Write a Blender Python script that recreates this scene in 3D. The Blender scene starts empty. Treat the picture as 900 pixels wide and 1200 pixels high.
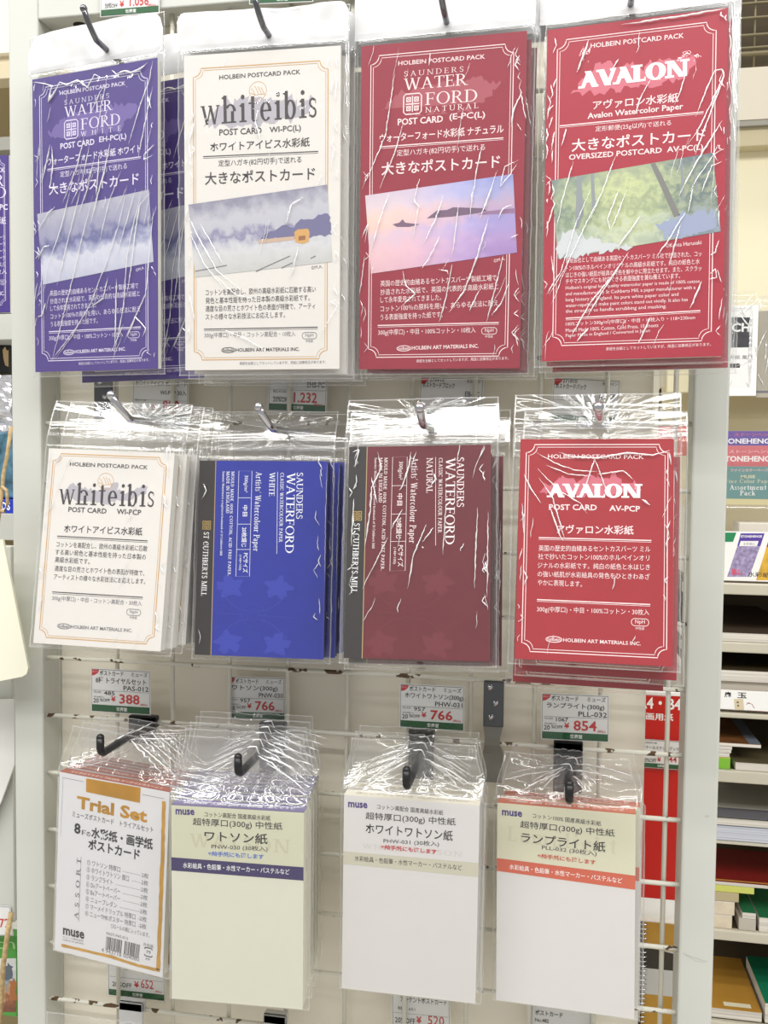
import bpy, bmesh, math, random
from mathutils import Vector, Matrix, noise
from mathutils.geometry import tessellate_polygon

random.seed(7)
sc = bpy.context.scene
COL = sc.collection
Z0 = 1.45                                   # height of the grid row used as the measuring origin

# ------------------------------------------------------------------ camera
CX, CY, CZ = 0.357569268, -0.707721953, -0.0355494 + Z0
YAW, PITCH, ROLL, FPX = 0.179531251, -0.0478237273, 0.0104319024, 1061.4123
f_ = Vector((-math.sin(YAW) * math.cos(PITCH), math.cos(YAW) * math.cos(PITCH), math.sin(PITCH)))
r_ = Vector((math.cos(YAW), math.sin(YAW), 0))
u_ = r_.cross(f_)
CR = r_ * math.cos(ROLL) + u_ * math.sin(ROLL)
CU = u_ * math.cos(ROLL) - r_ * math.sin(ROLL)
CF = f_
CO = Vector((CX, CY, CZ))
cam = bpy.data.cameras.new('camera')
cam.sensor_fit = 'VERTICAL'
cam.sensor_height = 36.0
cam.lens = 36.0 * FPX / 1200.0
cam.clip_start = 0.01
co = bpy.data.objects.new('camera', cam)
COL.objects.link(co)
co.matrix_world = Matrix(((CR.x, CU.x, -CF.x, CO.x), (CR.y, CU.y, -CF.y, CO.y), (CR.z, CU.z, -CF.z, CO.z), (0, 0, 0, 1)))
sc.camera = co

# ------------------------------------------------------------------ world and ceiling light
w = bpy.data.worlds.new('shop_air')
sc.world = w
w.use_nodes = True
bg = w.node_tree.nodes['Background']
bg.inputs[0].default_value = (1.0, 0.985, 0.955, 1)
bg.inputs[1].default_value = 0.51


def tube(x, y, z, lx, ly, power):
    l = bpy.data.lights.new('ceiling_tube', 'AREA')
    l.shape = 'RECTANGLE'
    l.size, l.size_y = lx, ly
    l.energy = power
    l.color = (1.0, 0.99, 0.965)
    o = bpy.data.objects.new('ceiling_tube', l)
    COL.objects.link(o)
    o.location = (x, y, z)


for ly_ in (-0.75, -1.2, -1.65):  # rows of fluorescent tubes on the shop ceiling
    tube(0.3, ly_, 2.85, 4.8, 0.12, 39)
tube(0.3, 0.75, 2.85, 4.8, 0.12, 20)

sc.view_settings.view_transform = 'Standard'
sc.view_settings.look = 'None'
sc.view_settings.exposure = 0.0
sc.view_settings.gamma = 1.0
sc.view_settings.use_curve_mapping = False
sc.cycles.transparent_max_bounces = 28
sc.cycles.max_bounces = 7
sc.cycles.sample_clamp_indirect = 6.0


# ------------------------------------------------------------------ measuring helpers
def ray(px, py):
    return CF + CR * ((px - 450) / FPX) - CU * ((py - 600) / FPX)


def at(px, py, Y):                           # the point seen at a photo pixel on the upright plane y = Y
    d = ray(px, py)
    return CO + d * ((Y - CO.y) / d.y)


# ------------------------------------------------------------------ materials
def lin(c):
    o = []
    for v in c:
        v = v / 255.0
        o.append(v / 12.92 if v <= 0.04045 else ((v + 0.055) / 1.055) ** 2.4)
    return (*o, 1.0)


MC = {}


def mat(name, rgb, rough=0.55, metal=0.0, spec=0.4, var=0.0, scale=40.0, bump=0.0):
    if name in MC:
        return MC[name]
    m = bpy.data.materials.new(name)
    m.use_nodes = True
    nt = m.node_tree
    b = nt.nodes['Principled BSDF']
    b.inputs['Base Color'].default_value = lin(rgb)
    b.inputs['Roughness'].default_value = rough
    b.inputs['Metallic'].default_value = metal
    b.inputs['Specular IOR Level'].default_value = spec
    if var > 0 or bump > 0:
        tc = nt.nodes.new('ShaderNodeTexCoord')
        n = nt.nodes.new('ShaderNodeTexNoise')
        n.inputs['Scale'].default_value = scale
        n.inputs['Detail'].default_value = 5
        nt.links.new(tc.outputs['Object'], n.inputs['Vector'])
        if var > 0:
            r = nt.nodes.new('ShaderNodeValToRGB')
            c = lin(rgb)
            r.color_ramp.elements[0].position = 0.3
            r.color_ramp.elements[1].position = 0.7
            r.color_ramp.elements[0].color = (*[v * (1 - var) for v in c[:3]], 1)
            r.color_ramp.elements[1].color = (*[min(1, v * (1 + var * 0.6)) for v in c[:3]], 1)
            nt.links.new(n.outputs['Fac'], r.inputs['Fac'])
            nt.links.new(r.outputs['Color'], b.inputs['Base Color'])
        if bump > 0:
            bm_ = nt.nodes.new('ShaderNodeBump')
            bm_.inputs['Strength'].default_value = bump
            bm_.inputs['Distance'].default_value = 0.001
            nt.links.new(n.outputs['Fac'], bm_.inputs['Height'])
            nt.links.new(bm_.outputs['Normal'], b.inputs['Normal'])
    MC[name] = m
    return m


def layered(name, rgb, var=.18, n=900):
    """edges of many sheets: fine level lines"""
    m = mat(name, rgb, 0.75)
    nt = m.node_tree
    tc = nt.nodes.new('ShaderNodeTexCoord')
    mp = nt.nodes.new('ShaderNodeMapping')
    mp.inputs['Scale'].default_value = (2, 2, n)
    no = nt.nodes.new('ShaderNodeTexNoise')
    no.inputs['Scale'].default_value = 1.0
    r = nt.nodes.new('ShaderNodeValToRGB')
    c = lin(rgb)
    r.color_ramp.elements[0].position = .35
    r.color_ramp.elements[0].color = (*[v * (1 - var) for v in c[:3]], 1)
    r.color_ramp.elements[1].position = .6
    r.color_ramp.elements[1].color = c
    nt.links.new(tc.outputs['Object'], mp.inputs[0])
    nt.links.new(mp.outputs[0], no.inputs['Vector'])
    nt.links.new(no.outputs['Fac'], r.inputs['Fac'])
    nt.links.new(r.outputs['Color'], nt.nodes['Principled BSDF'].inputs['Base Color'])
    return m


def film(name, k=1.0, rough=0.06, haze=0.03, bump=0.12, scale=260.0, tint=(0.985, 0.985, 0.985)):
    """thin clear plastic: see-through, glossy by the Fresnel law, a trace of milky scatter"""
    m = bpy.data.materials.new(name)
    m.use_nodes = True
    nt = m.node_tree
    nt.nodes.clear()
    out = nt.nodes.new('ShaderNodeOutputMaterial')
    tr = nt.nodes.new('ShaderNodeBsdfTransparent')
    tr.inputs[0].default_value = (*tint, 1)
    gl = nt.nodes.new('ShaderNodeBsdfGlossy')
    gl.inputs['Roughness'].default_value = rough
    gl.inputs['Color'].default_value = (1, 1, 1, 1)
    df = nt.nodes.new('ShaderNodeBsdfDiffuse')
    df.inputs[0].default_value = (0.9, 0.9, 0.9, 1)
    fr = nt.nodes.new('ShaderNodeFresnel')
    ge = nt.nodes.new('ShaderNodeNewGeometry')
    io = nt.nodes.new('ShaderNodeMapRange')          # a sheet, not a solid: the same index from either side
    io.inputs['To Min'].default_value = 1.5
    io.inputs['To Max'].default_value = 1 / 1.5
    nt.links.new(ge.outputs['Backfacing'], io.inputs['Value'])
    nt.links.new(io.outputs['Result'], fr.inputs[0])
    mu = nt.nodes.new('ShaderNodeMath')
    mu.operation = 'MULTIPLY'
    mu.use_clamp = True
    mu.inputs[1].default_value = k
    nt.links.new(fr.outputs[0], mu.inputs[0])
    m1 = nt.nodes.new('ShaderNodeMixShader')
    m1.inputs[0].default_value = haze
    nt.links.new(tr.outputs[0], m1.inputs[1])
    nt.links.new(df.outputs[0], m1.inputs[2])
    m2 = nt.nodes.new('ShaderNodeMixShader')
    nt.links.new(mu.outputs[0], m2.inputs[0])
    nt.links.new(m1.outputs[0], m2.inputs[1])
    nt.links.new(gl.outputs[0], m2.inputs[2])
    nt.links.new(m2.outputs[0], out.inputs[0])
    if bump > 0:
        tc = nt.nodes.new('ShaderNodeTexCoord')
        n = nt.nodes.new('ShaderNodeTexNoise')
        n.inputs['Scale'].default_value = scale
        n.inputs['Detail'].default_value = 3
        nt.links.new(tc.outputs['Object'], n.inputs['Vector'])
        b = nt.nodes.new('ShaderNodeBump')
        b.inputs['Strength'].default_value = bump
        b.inputs['Distance'].default_value = 0.001
        nt.links.new(n.outputs['Fac'], b.inputs['Height'])
        nt.links.new(b.outputs['Normal'], gl.inputs['Normal'])
    MC[name] = m
    return m


FILM = film('clear_bag_film', 1.3, 0.06, 0.012, 0.0)
FILMC = film('crinkled_bag_film', 1.7, 0.07, 0.012, 0.06, 140)
CREASE_GLINT = film('bag_film_crease_glint', 8.0, 0.25, 0.72, 0.0)  # film folds; white haze in their colour stands in for lamp glints
EDGE = film('bag_film_edge', 2.5, 0.2, 0.22, 0.0)
WHITE = mat('white_print', (250, 250, 248), 0.5)
PAPER = mat('paper_white', (238, 236, 230), 0.7, var=0.03)
EDGEP = mat('paper_edge', (222, 219, 208), 0.8, var=0.04, scale=60)
BLACK = mat('black_print', (38, 36, 38), 0.5)
GREYP = mat('grey_print', (120, 118, 124), 0.5)
GOLD = mat('gold_print', (200, 150, 70), 0.4)
PAINT = mat('white_paint', (200, 201, 194), 0.45, var=0.04, scale=9, bump=0.05)
CHROME = mat('chrome', (200, 200, 205), 0.12, 1.0)
STEEL = mat('dark_steel', (96, 98, 100), 0.35, 0.8)
BLACKPL = mat('black_plastic', (26, 25, 27), 0.35)


def rust_wire(name='painted_wire', thr=.60, sc_=95):
    m = bpy.data.materials.new(name)
    m.use_nodes = True
    nt = m.node_tree
    b = nt.nodes['Principled BSDF']
    b.inputs['Roughness'].default_value = 0.4
    tc = nt.nodes.new('ShaderNodeTexCoord')
    n = nt.nodes.new('ShaderNodeTexNoise')
    n.inputs['Scale'].default_value = sc_
    n.inputs['Detail'].default_value = 2
    nt.links.new(tc.outputs['Object'], n.inputs['Vector'])
    r = nt.nodes.new('ShaderNodeValToRGB')
    r.color_ramp.elements[0].position = thr
    r.color_ramp.elements[0].color = lin((222, 219, 206))
    r.color_ramp.elements[1].position = thr + .02
    r.color_ramp.elements[1].color = lin((92, 70, 46))
    nt.links.new(n.outputs['Fac'], r.inputs['Fac'])
    nt.links.new(r.outputs['Color'], b.inputs['Base Color'])
    return m


WIRE = rust_wire()
WIREV = rust_wire('painted_upright_wire', .74, 60)


# ------------------------------------------------------------------ mesh buffer
class MB:
    def __init__(self):
        self.v, self.f, self.m, self.mats = [], [], [], []
        self.uv = {}
        self.smooth = set()

    def mi(self, m):
        if m not in self.mats:
            self.mats.append(m)
        return self.mats.index(m)

    def poly(self, pts, m, uv=None, smooth=False):
        i = len(self.v)
        self.v += [tuple(p) for p in pts]
        self.f.append(tuple(range(i, i + len(pts))))
        self.m.append(self.mi(m))
        if uv:
            self.uv[len(self.f) - 1] = uv
        if smooth:
            self.smooth.add(len(self.f) - 1)

    def mesh(self, vs, fs, m, smooth=False):
        i = len(self.v)
        self.v += [tuple(p) for p in vs]
        k = self.mi(m)
        for q in fs:
            if smooth:
                self.smooth.add(len(self.f))
            self.f.append(tuple(i + a for a in q))
            self.m.append(k)

    def box(self, lo, hi, m, bev=0.0):
        x0, y0, z0 = lo
        x1, y1, z1 = hi
        if bev <= 0:
            vs = [(x0, y0, z0), (x1, y0, z0), (x1, y1, z0), (x0, y1, z0), (x0, y0, z1), (x1, y0, z1), (x1, y1, z1), (x0, y1, z1)]
            self.mesh(vs, [(0, 3, 2, 1), (4, 5, 6, 7), (0, 1, 5, 4), (1, 2, 6, 5), (2, 3, 7, 6), (3, 0, 4, 7)], m)
            return
        bm = bmesh.new()
        bmesh.ops.create_cube(bm, size=1)
        for v in bm.verts:
            v.co = Vector((x0 if v.co.x < 0 else x1, y0 if v.co.y < 0 else y1, z0 if v.co.z < 0 else z1))
        bmesh.ops.bevel(bm, geom=bm.edges[:], offset=bev, segments=2, affect='EDGES', profile=0.5)
        bm.verts.index_update()
        self.mesh([v.co for v in bm.verts], [[v.index for v in q.verts] for q in bm.faces], m)
        bm.free()

    def tube(self, pts, rad, m, n=10, cap=True):
        pts = [Vector(p) for p in pts]
        rings = []
        for k, p in enumerate(pts):
            a = pts[max(0, k - 1)]
            b = pts[min(len(pts) - 1, k + 1)]
            t = (b - a).normalized()
            s = t.cross(Vector((0.123, 0.31, 0.943)) if abs(t.z) < 0.9 else Vector((1, 0.1, 0))).normalized()
            q = t.cross(s)
            rr = rad[k] if isinstance(rad, (list, tuple)) else rad
            rings.append([p + (s * math.cos(2 * math.pi * j / n) + q * math.sin(2 * math.pi * j / n)) * rr for j in range(n)])
        vs = [p for rg in rings for p in rg]
        fs = []
        for k in range(len(pts) - 1):
            for j in range(n):
                fs.append((k * n + j, k * n + (j + 1) % n, (k + 1) * n + (j + 1) % n, (k + 1) * n + j))
        if cap:
            fs.append(tuple(range(n - 1, -1, -1)))
            fs.append(tuple(range((len(pts) - 1) * n, len(pts) * n)))
        self.mesh(vs, fs, m, smooth=True)

    def ball(self, c, r, m, n=10):
        vs, fs = [], []
        c = Vector(c)
        for i in range(n + 1):
            th = math.pi * i / n
            for j in range(2 * n):
                ph = math.pi * j / n
                vs.append(c + Vector((math.sin(th) * math.cos(ph), math.sin(th) * math.sin(ph), math.cos(th))) * r)
        for i in range(n):
            for j in range(2 * n):
                fs.append((i * 2 * n + j, (i + 1) * 2 * n + j, (i + 1) * 2 * n + (j + 1) % (2 * n), i * 2 * n + (j + 1) % (2 * n)))
        self.mesh(vs, fs, m, smooth=True)

    def build(self, name, parent=None, mw=None):
        me = bpy.data.meshes.new(name)
        me.from_pydata(self.v, [], self.f)
        for m in self.mats:
            me.materials.append(m)
        me.polygons.foreach_set('material_index', self.m)
        me.polygons.foreach_set('use_smooth', [i in self.smooth for i in range(len(self.f))])
        if self.uv:
            ul = me.uv_layers.new(name='UVMap')
            for fi, uv in self.uv.items():
                for li, c in zip(me.polygons[fi].loop_indices, uv):
                    ul.data[li].uv = c
        me.update()
        o = bpy.data.objects.new(name, me)
        COL.objects.link(o)
        if parent:
            o.parent = parent
        if mw is not None:
            o.matrix_world = mw
        return o


def tag(o, label=None, cat=None, group=None, kind=None):
    if label:
        o['label'] = label
    if cat:
        o['category'] = cat
    if group:
        o['group'] = group
    if kind:
        o['kind'] = kind
    return o


def empty(name, mw):
    o = bpy.data.objects.new(name, None)
    COL.objects.link(o)
    o.empty_display_size = 0.02
    o.matrix_world = mw
    return o


def copy_tree(o, parent=None):
    c = o.copy()
    COL.objects.link(c)
    if parent:
        c.parent = parent
    for ch in [x for x in bpy.data.objects if x.parent == o]:
        copy_tree(ch, c)
    return c


# ------------------------------------------------------------------ lettering
TXC = {}


def glyphs(s, off=0.0):
    k = (s, off)
    if k not in TXC:
        cu = bpy.data.curves.new('t', 'FONT')
        cu.body = s
        cu.resolution_u = 2
        cu.offset = off
        cu.fill_mode = 'FRONT'
        o = bpy.data.objects.new('t', cu)
        me = o.to_mesh()
        TXC[k] = ([(v.co.x, v.co.y) for v in me.vertices], [tuple(p.vertices) for p in me.polygons])
        o.to_mesh_clear()
        bpy.data.objects.remove(o)
        bpy.data.curves.remove(cu)
    return TXC[k]


class G:                                     # small stroke-built roman face
    def __init__(s, t, n):
        s.t, s.n, s.v, s.f = t, n, [], []

    def q(s, pts):
        i = len(s.v)
        s.v += pts
        s.f.append(tuple(range(i, i + len(pts))))

    def bar(s, x0, x1, y, h):
        s.q([(x0, y), (x1, y), (x1, y + h), (x0, y + h)])

    def stem(s, x, y0, y1, top=1, bot=1, w=None):
        w = s.t if w is None else w
        s.q([(x, y0), (x + w, y0), (x + w, y1), (x, y1)])
        e = 0.1
        if bot:
            s.bar(x - e, x + w + e, y0, s.n)
        if top == 1:
            s.bar(x - e, x + w + e, y1 - s.n, s.n)
        if top == 2:
            s.q([(x - e, y1 - s.n * 1.6), (x, y1 - s.n * 2.6), (x + w, y1), (x, y1 - s.n * .5)])

    def diag(s, x0, y0, x1, y1, w):
        s.q([(x0, y0), (x0 + w, y0), (x1 + w, y1), (x1, y1)])

    def arc(s, cx, cy, rx, ry, a0, a1, tv=None, th=None, k=14):
        tv = s.t if tv is None else tv
        th = s.n if th is None else th
        for i in range(k):
            p = []
            for j, o in ((i, 1), (i + 1, 1), (i + 1, 0), (i, 0)):
                a = math.radians(a0 + (a1 - a0) * j / k)
                p.append((cx + (rx - (0 if o else tv)) * math.cos(a), cy + (ry - (0 if o else th)) * math.sin(a)))
            s.q(p)

    def serif(s, x, y, l=0.12):
        s.bar(x - l, x + l, y if y < 0.1 else y - s.n, s.n)


def rom(ch, t, n):
    g = G(t, n)
    T = t
    if ch == 'A':
        g.diag(.10, 0, .38, 1, n * 1.3); g.diag(.72 - T / 2, 0, .40 - n, 1, T); g.bar(.2, .62, .32, n); g.serif(.12, 0); g.serif(.74, 0); wd = .86
    elif ch == 'B':
        g.stem(.1, 0, 1); g.arc(.3, .74, .28, .26, -90, 90); g.arc(.3, .25, .34, .27, -90, 90); g.bar(.1, .3, 0, n); g.bar(.1, .3, 1 - n, n); wd = .7
    elif ch == 'C':
        g.arc(.45, .5, .42, .52, 42, 318); g.bar(.74, .79, .68, .28); wd = .84
    elif ch == 'D':
        g.stem(.1, 0, 1); g.arc(.32, .5, .48, .5, -90, 90); g.bar(.1, .33, 0, n); g.bar(.1, .33, 1 - n, n); wd = .86
    elif ch == 'E':
        g.stem(.1, 0, 1, 1, 1); g.bar(.1, .6, 0, n); g.bar(.1, .57, 1 - n, n); g.bar(.1, .48, .49, n); g.bar(.57, .62, 0, .22); g.bar(.54, .58, .8, .2); g.bar(.46, .5, .41, .2); wd = .68
    elif ch == 'F':
        g.stem(.1, 0, 1, 1, 1); g.bar(.1, .57, 1 - n, n); g.bar(.1, .48, .47, n); g.bar(.55, .59, .78, .22); g.bar(.46, .5, .4, .2); wd = .64
    elif ch == 'G':
        g.arc(.45, .5, .42, .52, 42, 330); g.stem(.7, 0.05, .42, 1, 0); g.bar(.74, .79, .68, .28); wd = .9
    elif ch == 'H':
        g.stem(.1, 0, 1); g.stem(.66, 0, 1); g.bar(.1, .7, .49, n); wd = .9
    elif ch == 'I':
        g.stem(.12, 0, 1); wd = .24 + T
    elif ch == 'K':
        g.stem(.1, 0, 1); g.diag(.2, .42, .62, 1, n * 1.3); g.diag(.62, 0, .32, .56, T); g.serif(.7, 0); g.serif(.64, 1); wd = .84
    elif ch == 'L':
        g.stem(.1, 0, 1); g.bar(.1, .58, 0, n); g.bar(.55, .6, 0, .25); wd = .65
    elif ch == 'M':
        g.stem(.1, 0, 1, 1, 1, n * 1.3); g.stem(.84, 0, 1); g.diag(.48, 0, .1, 1, T); g.diag(.5, 0, .86, 1, n * 1.3); wd = 1.08
    elif ch == 'N':
        g.stem(.12, 0, 1, 1, 1, n * 1.3); g.stem(.74, 0, 1, 1, 0, n * 1.3); g.diag(.72 - T / 2, 0, .1, 1, T); wd = .92
    elif ch == 'O':
        g.arc(.46, .5, .42, .52, 0, 360, None, None, 24); wd = .92
    elif ch == 'P':
        g.stem(.1, 0, 1); g.arc(.3, .72, .32, .28, -90, 90); g.bar(.1, .3, 1 - n, n); g.bar(.1, .3, .44, n); wd = .68
    elif ch == 'R':
        g.stem(.1, 0, 1); g.arc(.3, .74, .32, .26, -90, 90); g.bar(.1, .3, 1 - n, n); g.bar(.1, .3, .48, n); g.diag(.62, 0, .3, .5, T); g.serif(.74, 0, .1); wd = .8
    elif ch in 'Ss':
        m = (T + n) * .55
        g.arc(.3, .755, .23, .265, 35, 270, m, m); g.arc(.3, .26, .25, .28, 90, -145, m, m); g.bar(.48, .52, .72, .22); g.bar(.07, .11, .05, .22); wd = .6
        if ch == 's':
            g.v = [(x * .72, y * .68) for x, y in g.v]; wd = .46
    elif ch == 'T':
        g.stem(.36 - T / 2, 0, 1, 0, 1); g.bar(.03, .69, 1 - n, n); g.bar(.03, .07, .78, .22); g.bar(.65, .69, .78, .22); wd = .72
    elif ch == 'U':
        g.stem(.1, .3, 1, 1, 0); g.stem(.68, .3, 1, 1, 0, n * 1.3); g.arc(.1 + (.58 + n) / 2, .32, (.58 + n * 1.3) / 2, .34, 180, 360, T * .8, n * 1.5); wd = .86
    elif ch == 'V':
        g.diag(.36, 0, .06, 1, T); g.diag(.4, 0, .68, 1, n * 1.3); g.serif(.12, 1); g.serif(.7, 1); wd = .8
    elif ch in 'Ww':
        g.diag(.30, 0, .06, 1, T); g.diag(.34, 0, .56, 1, n * 1.3); g.diag(.74, 0, .5, 1, T); g.diag(.78, 0, 1.0, 1, n * 1.3); g.serif(.12, 1); g.serif(1.02, 1, .1); g.serif(.56, 1, .1); wd = 1.14
        if ch == 'w':
            g.v = [(x * .82, y * .68) for x, y in g.v]; wd = .94
    elif ch == 'a':
        g.stem(.36, 0, .45, 0, 0); g.bar(.36, .36 + T + .07, 0, n); g.arc(.25, .45, .11 + T, .22, 0, 150); g.arc(.26, .2, .2, .21, 60, 300); wd = .62
    elif ch == 'b':
        g.stem(.08, 0, 1, 2, 0); g.arc(.34, .33, .26, .35, -150, 150); wd = .66
    elif ch == 'c':
        g.arc(.32, .33, .27, .35, 45, 315); wd = .58
    elif ch == 'e':
        g.arc(.32, .33, .27, .35, 0, 318); g.bar(.1, .58, .33, n); wd = .64
    elif ch == 'h':
        g.stem(.1, 0, 1, 2, 1); g.arc(.1 + T + .18, .42, .2 + T / 2, .26, 0, 150, T); g.stem(.28 + T / 2 + T - T + .1, 0, .42, 0, 1); wd = .62 + T
    elif ch == 'i':
        g.stem(.12, 0, .68, 2, 1); g.arc(.12 + T / 2, .9, T * .62, .085, 0, 360, T * .6, .08); wd = .22 + T
    elif ch == 'k':
        g.stem(.1, 0, 1, 2, 1); g.diag(.2, .25, .46, .66, n * 1.3); g.diag(.48, 0, .28, .38, T); wd = .66
    elif ch == 'l':
        g.stem(.12, 0, 1, 2, 1); wd = .22 + T
    elif ch in 'mn':
        g.stem(.1, 0, .68, 2, 1); g.arc(.1 + T + .16, .42, .18 + T / 2, .26, 0, 150, T); g.stem(.26 + T / 2 + .08, 0, .42, 0, 1); wd = .58 + T
        if ch == 'm':
            d = .3 + T * .5
            g.arc(d + .1 + T + .16, .42, .18 + T / 2, .26, 0, 150, T); g.stem(d + .26 + T / 2 + .08, 0, .42, 0, 1); wd += d
    elif ch == 'o':
        g.arc(.33, .33, .28, .35, 0, 360, None, None, 18); wd = .66
    elif ch == 'p':
        g.stem(.1, -.3, .68, 2, 0); g.arc(.34, .33, .27, .35, -150, 150); wd = .66
    elif ch == 'r':
        g.stem(.1, 0, .68, 2, 1); g.arc(.1 + T + .12, .46, .16, .22, 30, 150, T * .7); wd = .44 + T * .5
    elif ch == 't':
        g.stem(.16, .1, .9, 0, 0); g.bar(.04, .42, .63, n); g.arc(.16 + .16, .14, .16, .16, 180, 310, T * .8); wd = .46
    elif ch == 'u':
        g.stem(.1, .2, .68, 2, 0); g.stem(.42, 0, .68, 2, 0); g.arc(.28, .22, .18, .24, 180, 330, T * .9); wd = .66
    elif ch in "'’":
        g.q([(.1, .75), (.16, .75), (.2, 1), (.1, 1)]); wd = .26
    elif ch == ' ':
        wd = .38
    else:
        vs, fs = glyphs(ch, 0.005)
        g.v = [(x * 1.35 + .04, y * 1.35) for x, y in vs]
        g.f = list(fs)
        wd = (max([x for x, y in g.v]) + .08) if vs else .3
    return g, wd


def roman(s, t=0.13, n=0.05, sp=0.0):
    k = ('rom', s, t, n, sp)
    if k not in TXC:
        vs, fs, x = [], [], 0
        for ch in s:
            g, wd = rom(ch, t, n)
            i = len(vs)
            vs += [(a + x, b) for a, b in g.v]
            fs += [tuple(i + j for j in q) for q in g.f]
            x += wd + sp
        TXC[k] = (vs, fs)
    return TXC[k]


# ------------------------------------------------------------------ flat printed faces
class Face(MB):
    """a printed sheet: local x right, z up, print lies just in front (-y); P maps photo pixels to this sheet"""

    def __init__(self, M):
        super().__init__()
        self.M = M
        self.inv = M.inverted()
        self.n = (M.to_3x3() @ Vector((0, 1, 0)))
        self.o = M.translation

    def P(self, px, py):
        d = ray(px, py)
        t = (self.o - CO).dot(self.n) / d.dot(self.n)
        q = self.inv @ (CO + d * t)
        return (q.x, q.z)

    def yl(self, l):
        return -0.00005 * l

    def shape(self, uv, m, l=1, tex=None):
        if tex or len(uv) == 4:
            self.poly([(a, self.yl(l), b) for a, b in uv], m, tex)
        else:
            self.blob(uv, m, l)

    def quad(self, pts, m, l=1, uv=False):          # four photo pixels TL TR BR BL
        self.shape([self.P(*p) for p in pts], m, l, [(0, 1), (1, 1), (1, 0), (0, 0)] if uv else None)

    def rect(self, x0, z0, x1, z1, m, l=1):
        self.shape([(x0, z0), (x1, z0), (x1, z1), (x0, z1)], m, l)

    def line(self, pts, wd, m, l=2, closed=False):
        pts = [Vector(p) for p in pts]
        n = len(pts)
        L, R = [], []
        for i in range(n):
            a = pts[(i - 1) % n] if closed or i > 0 else pts[i]
            b = pts[(i + 1) % n] if closed or i < n - 1 else pts[i]
            t = b - a
            t = t.normalized() if t.length > 1e-9 else Vector((1, 0))
            s = Vector((-t.y, t.x)) * (wd / 2)
            L.append(pts[i] + s)
            R.append(pts[i] - s)
        y = self.yl(l)
        vs = [(p.x, y, p.y) for p in L] + [(p.x, y, p.y) for p in R]
        fs = [(i, (i + 1) % n, n + (i + 1) % n, n + i) for i in range(n if closed else n - 1)]
        self.mesh(vs, fs, m)

    def pline(self, pix, wd, m, l=2):
        self.line([self.P(*p) for p in pix], wd, m, l)

    def put(self, g, a, b, h, m, l=3, base=False):
        """lay glyph geometry along a->b (local), bounding box (or baseline to cap) height h"""
        vs, fs = g
        if not vs:
            return
        x0 = min(x for x, y in vs); x1 = max(x for x, y in vs)
        y0 = 0 if base else min(y for x, y in vs); y1 = max(y for x, y in vs)
        a, b = Vector(a), Vector(b)
        d = b - a
        e = Vector((-d.y, d.x)).normalized() * h
        yy = self.yl(l)
        led = [0.0] * len(vs)
        if base:                              # strokes of the roman face overlap: keep them from lying in one plane
            for k, q in enumerate(fs):
                for i in q:
                    led[i] = -0.000006 * (k % 7)
        out = []
        for i, (x, y) in enumerate(vs):
            p = a + d * ((x - x0) / (x1 - x0)) + e * ((y - y0) / max(1e-6, y1 - y0))
            out.append((p.x, yy + led[i], p.y))
        self.mesh(out, fs, m)

    def t(self, s, x0, y0, x1, y1, h, m, off=0.0, l=3, rm=None, ref=None):
        R = ref or self
        a, b = R.P(x0, y0), R.P(x1, y1)
        k = (Vector(b) - Vector(a)).length / math.hypot(x1 - x0, y1 - y0)
        g = roman(s, *rm) if rm else glyphs(s, off)
        self.put(g, a, b, h * k, m, l, base=bool(rm))

    def oval(self, c, rx, rz, wd, m, l=3, k=24):
        self.line([(c[0] + rx * math.cos(2 * math.pi * i / k), c[1] + rz * math.sin(2 * math.pi * i / k)) for i in range(k)], wd, m, l, True)

    def blob(self, pts, m, l=1):
        """ragged brush-mark patch given as a list of local points (tessellated)"""
        y = self.yl(l)
        tri = tessellate_polygon([[Vector((p[0], p[1], 0)) for p in pts]])
        self.mesh([(p[0], y, p[1]) for p in pts], [tuple(q) for q in tri], m)


def notched(x0, z0, x1, z1, r, k=6):
    pts = []
    for cx, cz, a0 in ((x0, z1, 0), (x1, z1, 270), (x1, z0, 180), (x0, z0, 90)):
        for i in range(k + 1):
            a = math.radians(a0 - 90 * i / k) if False else math.radians(a0 + (-90) * (1 - i / k))
            pts.append((cx + r * math.cos(a), cz + r * math.sin(a)))
    # order: around clockwise starting at the top-left notch
    tl, tr, br, bl = pts[0:k + 1], pts[k + 1:2 * k + 2], pts[2 * k + 2:3 * k + 3], pts[3 * k + 3:]
    return tl + tr[::1] + br + bl


def rotvec(a):
    v = Vector([math.radians(x) for x in a])
    return Matrix.Rotation(v.length, 4, v.normalized()) if v.length > 1e-9 else Matrix.Identity(4)


def pose(c, rv):
    return Matrix.Translation((c[0], c[1], c[2] + Z0)) @ rotvec(rv)


# ------------------------------------------------------------------ the setting
b = MB(); b.box((-2.2, -1.6, -0.05), (2.6, 2.4, 0.0), mat('floor_vinyl', (196, 192, 182), 0.4, var=0.08, scale=3))
tag(b.build('floor'), kind='structure')
b = MB(); b.box((-2.2, 2.4, 0.0), (2.6, 2.5, 3.0), mat('shop_wall', (226, 220, 200), 0.7, var=0.03, scale=2))
tag(b.build('wall_back'), kind='structure')

# ------------------------------------------------------------------ display rack: painted frame and backing board
GX0 = -0.0625                                # inner face of the left post
GX1 = at(804, 800, -0.009).x                 # inner face of the right post
PL = at(13.5, 480, -0.009).x
PR = at(844, 850, -0.009).x
BZ = at(38, 23, -0.009).z                    # underside of the top beam
rack = empty('display_rack', Matrix.Translation((0.2, 0.0, 0.0)))
tag(rack, 'white painted steel display rack frame that carries the wire grid', 'display rack')
I4 = Matrix.Identity(4)


def bent(x0, x1, z0, z1):
    b = MB()
    b.box((x0, -0.009, z0), (x1, 0.0205, z1), PAINT, 0.0016)
    return b


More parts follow.
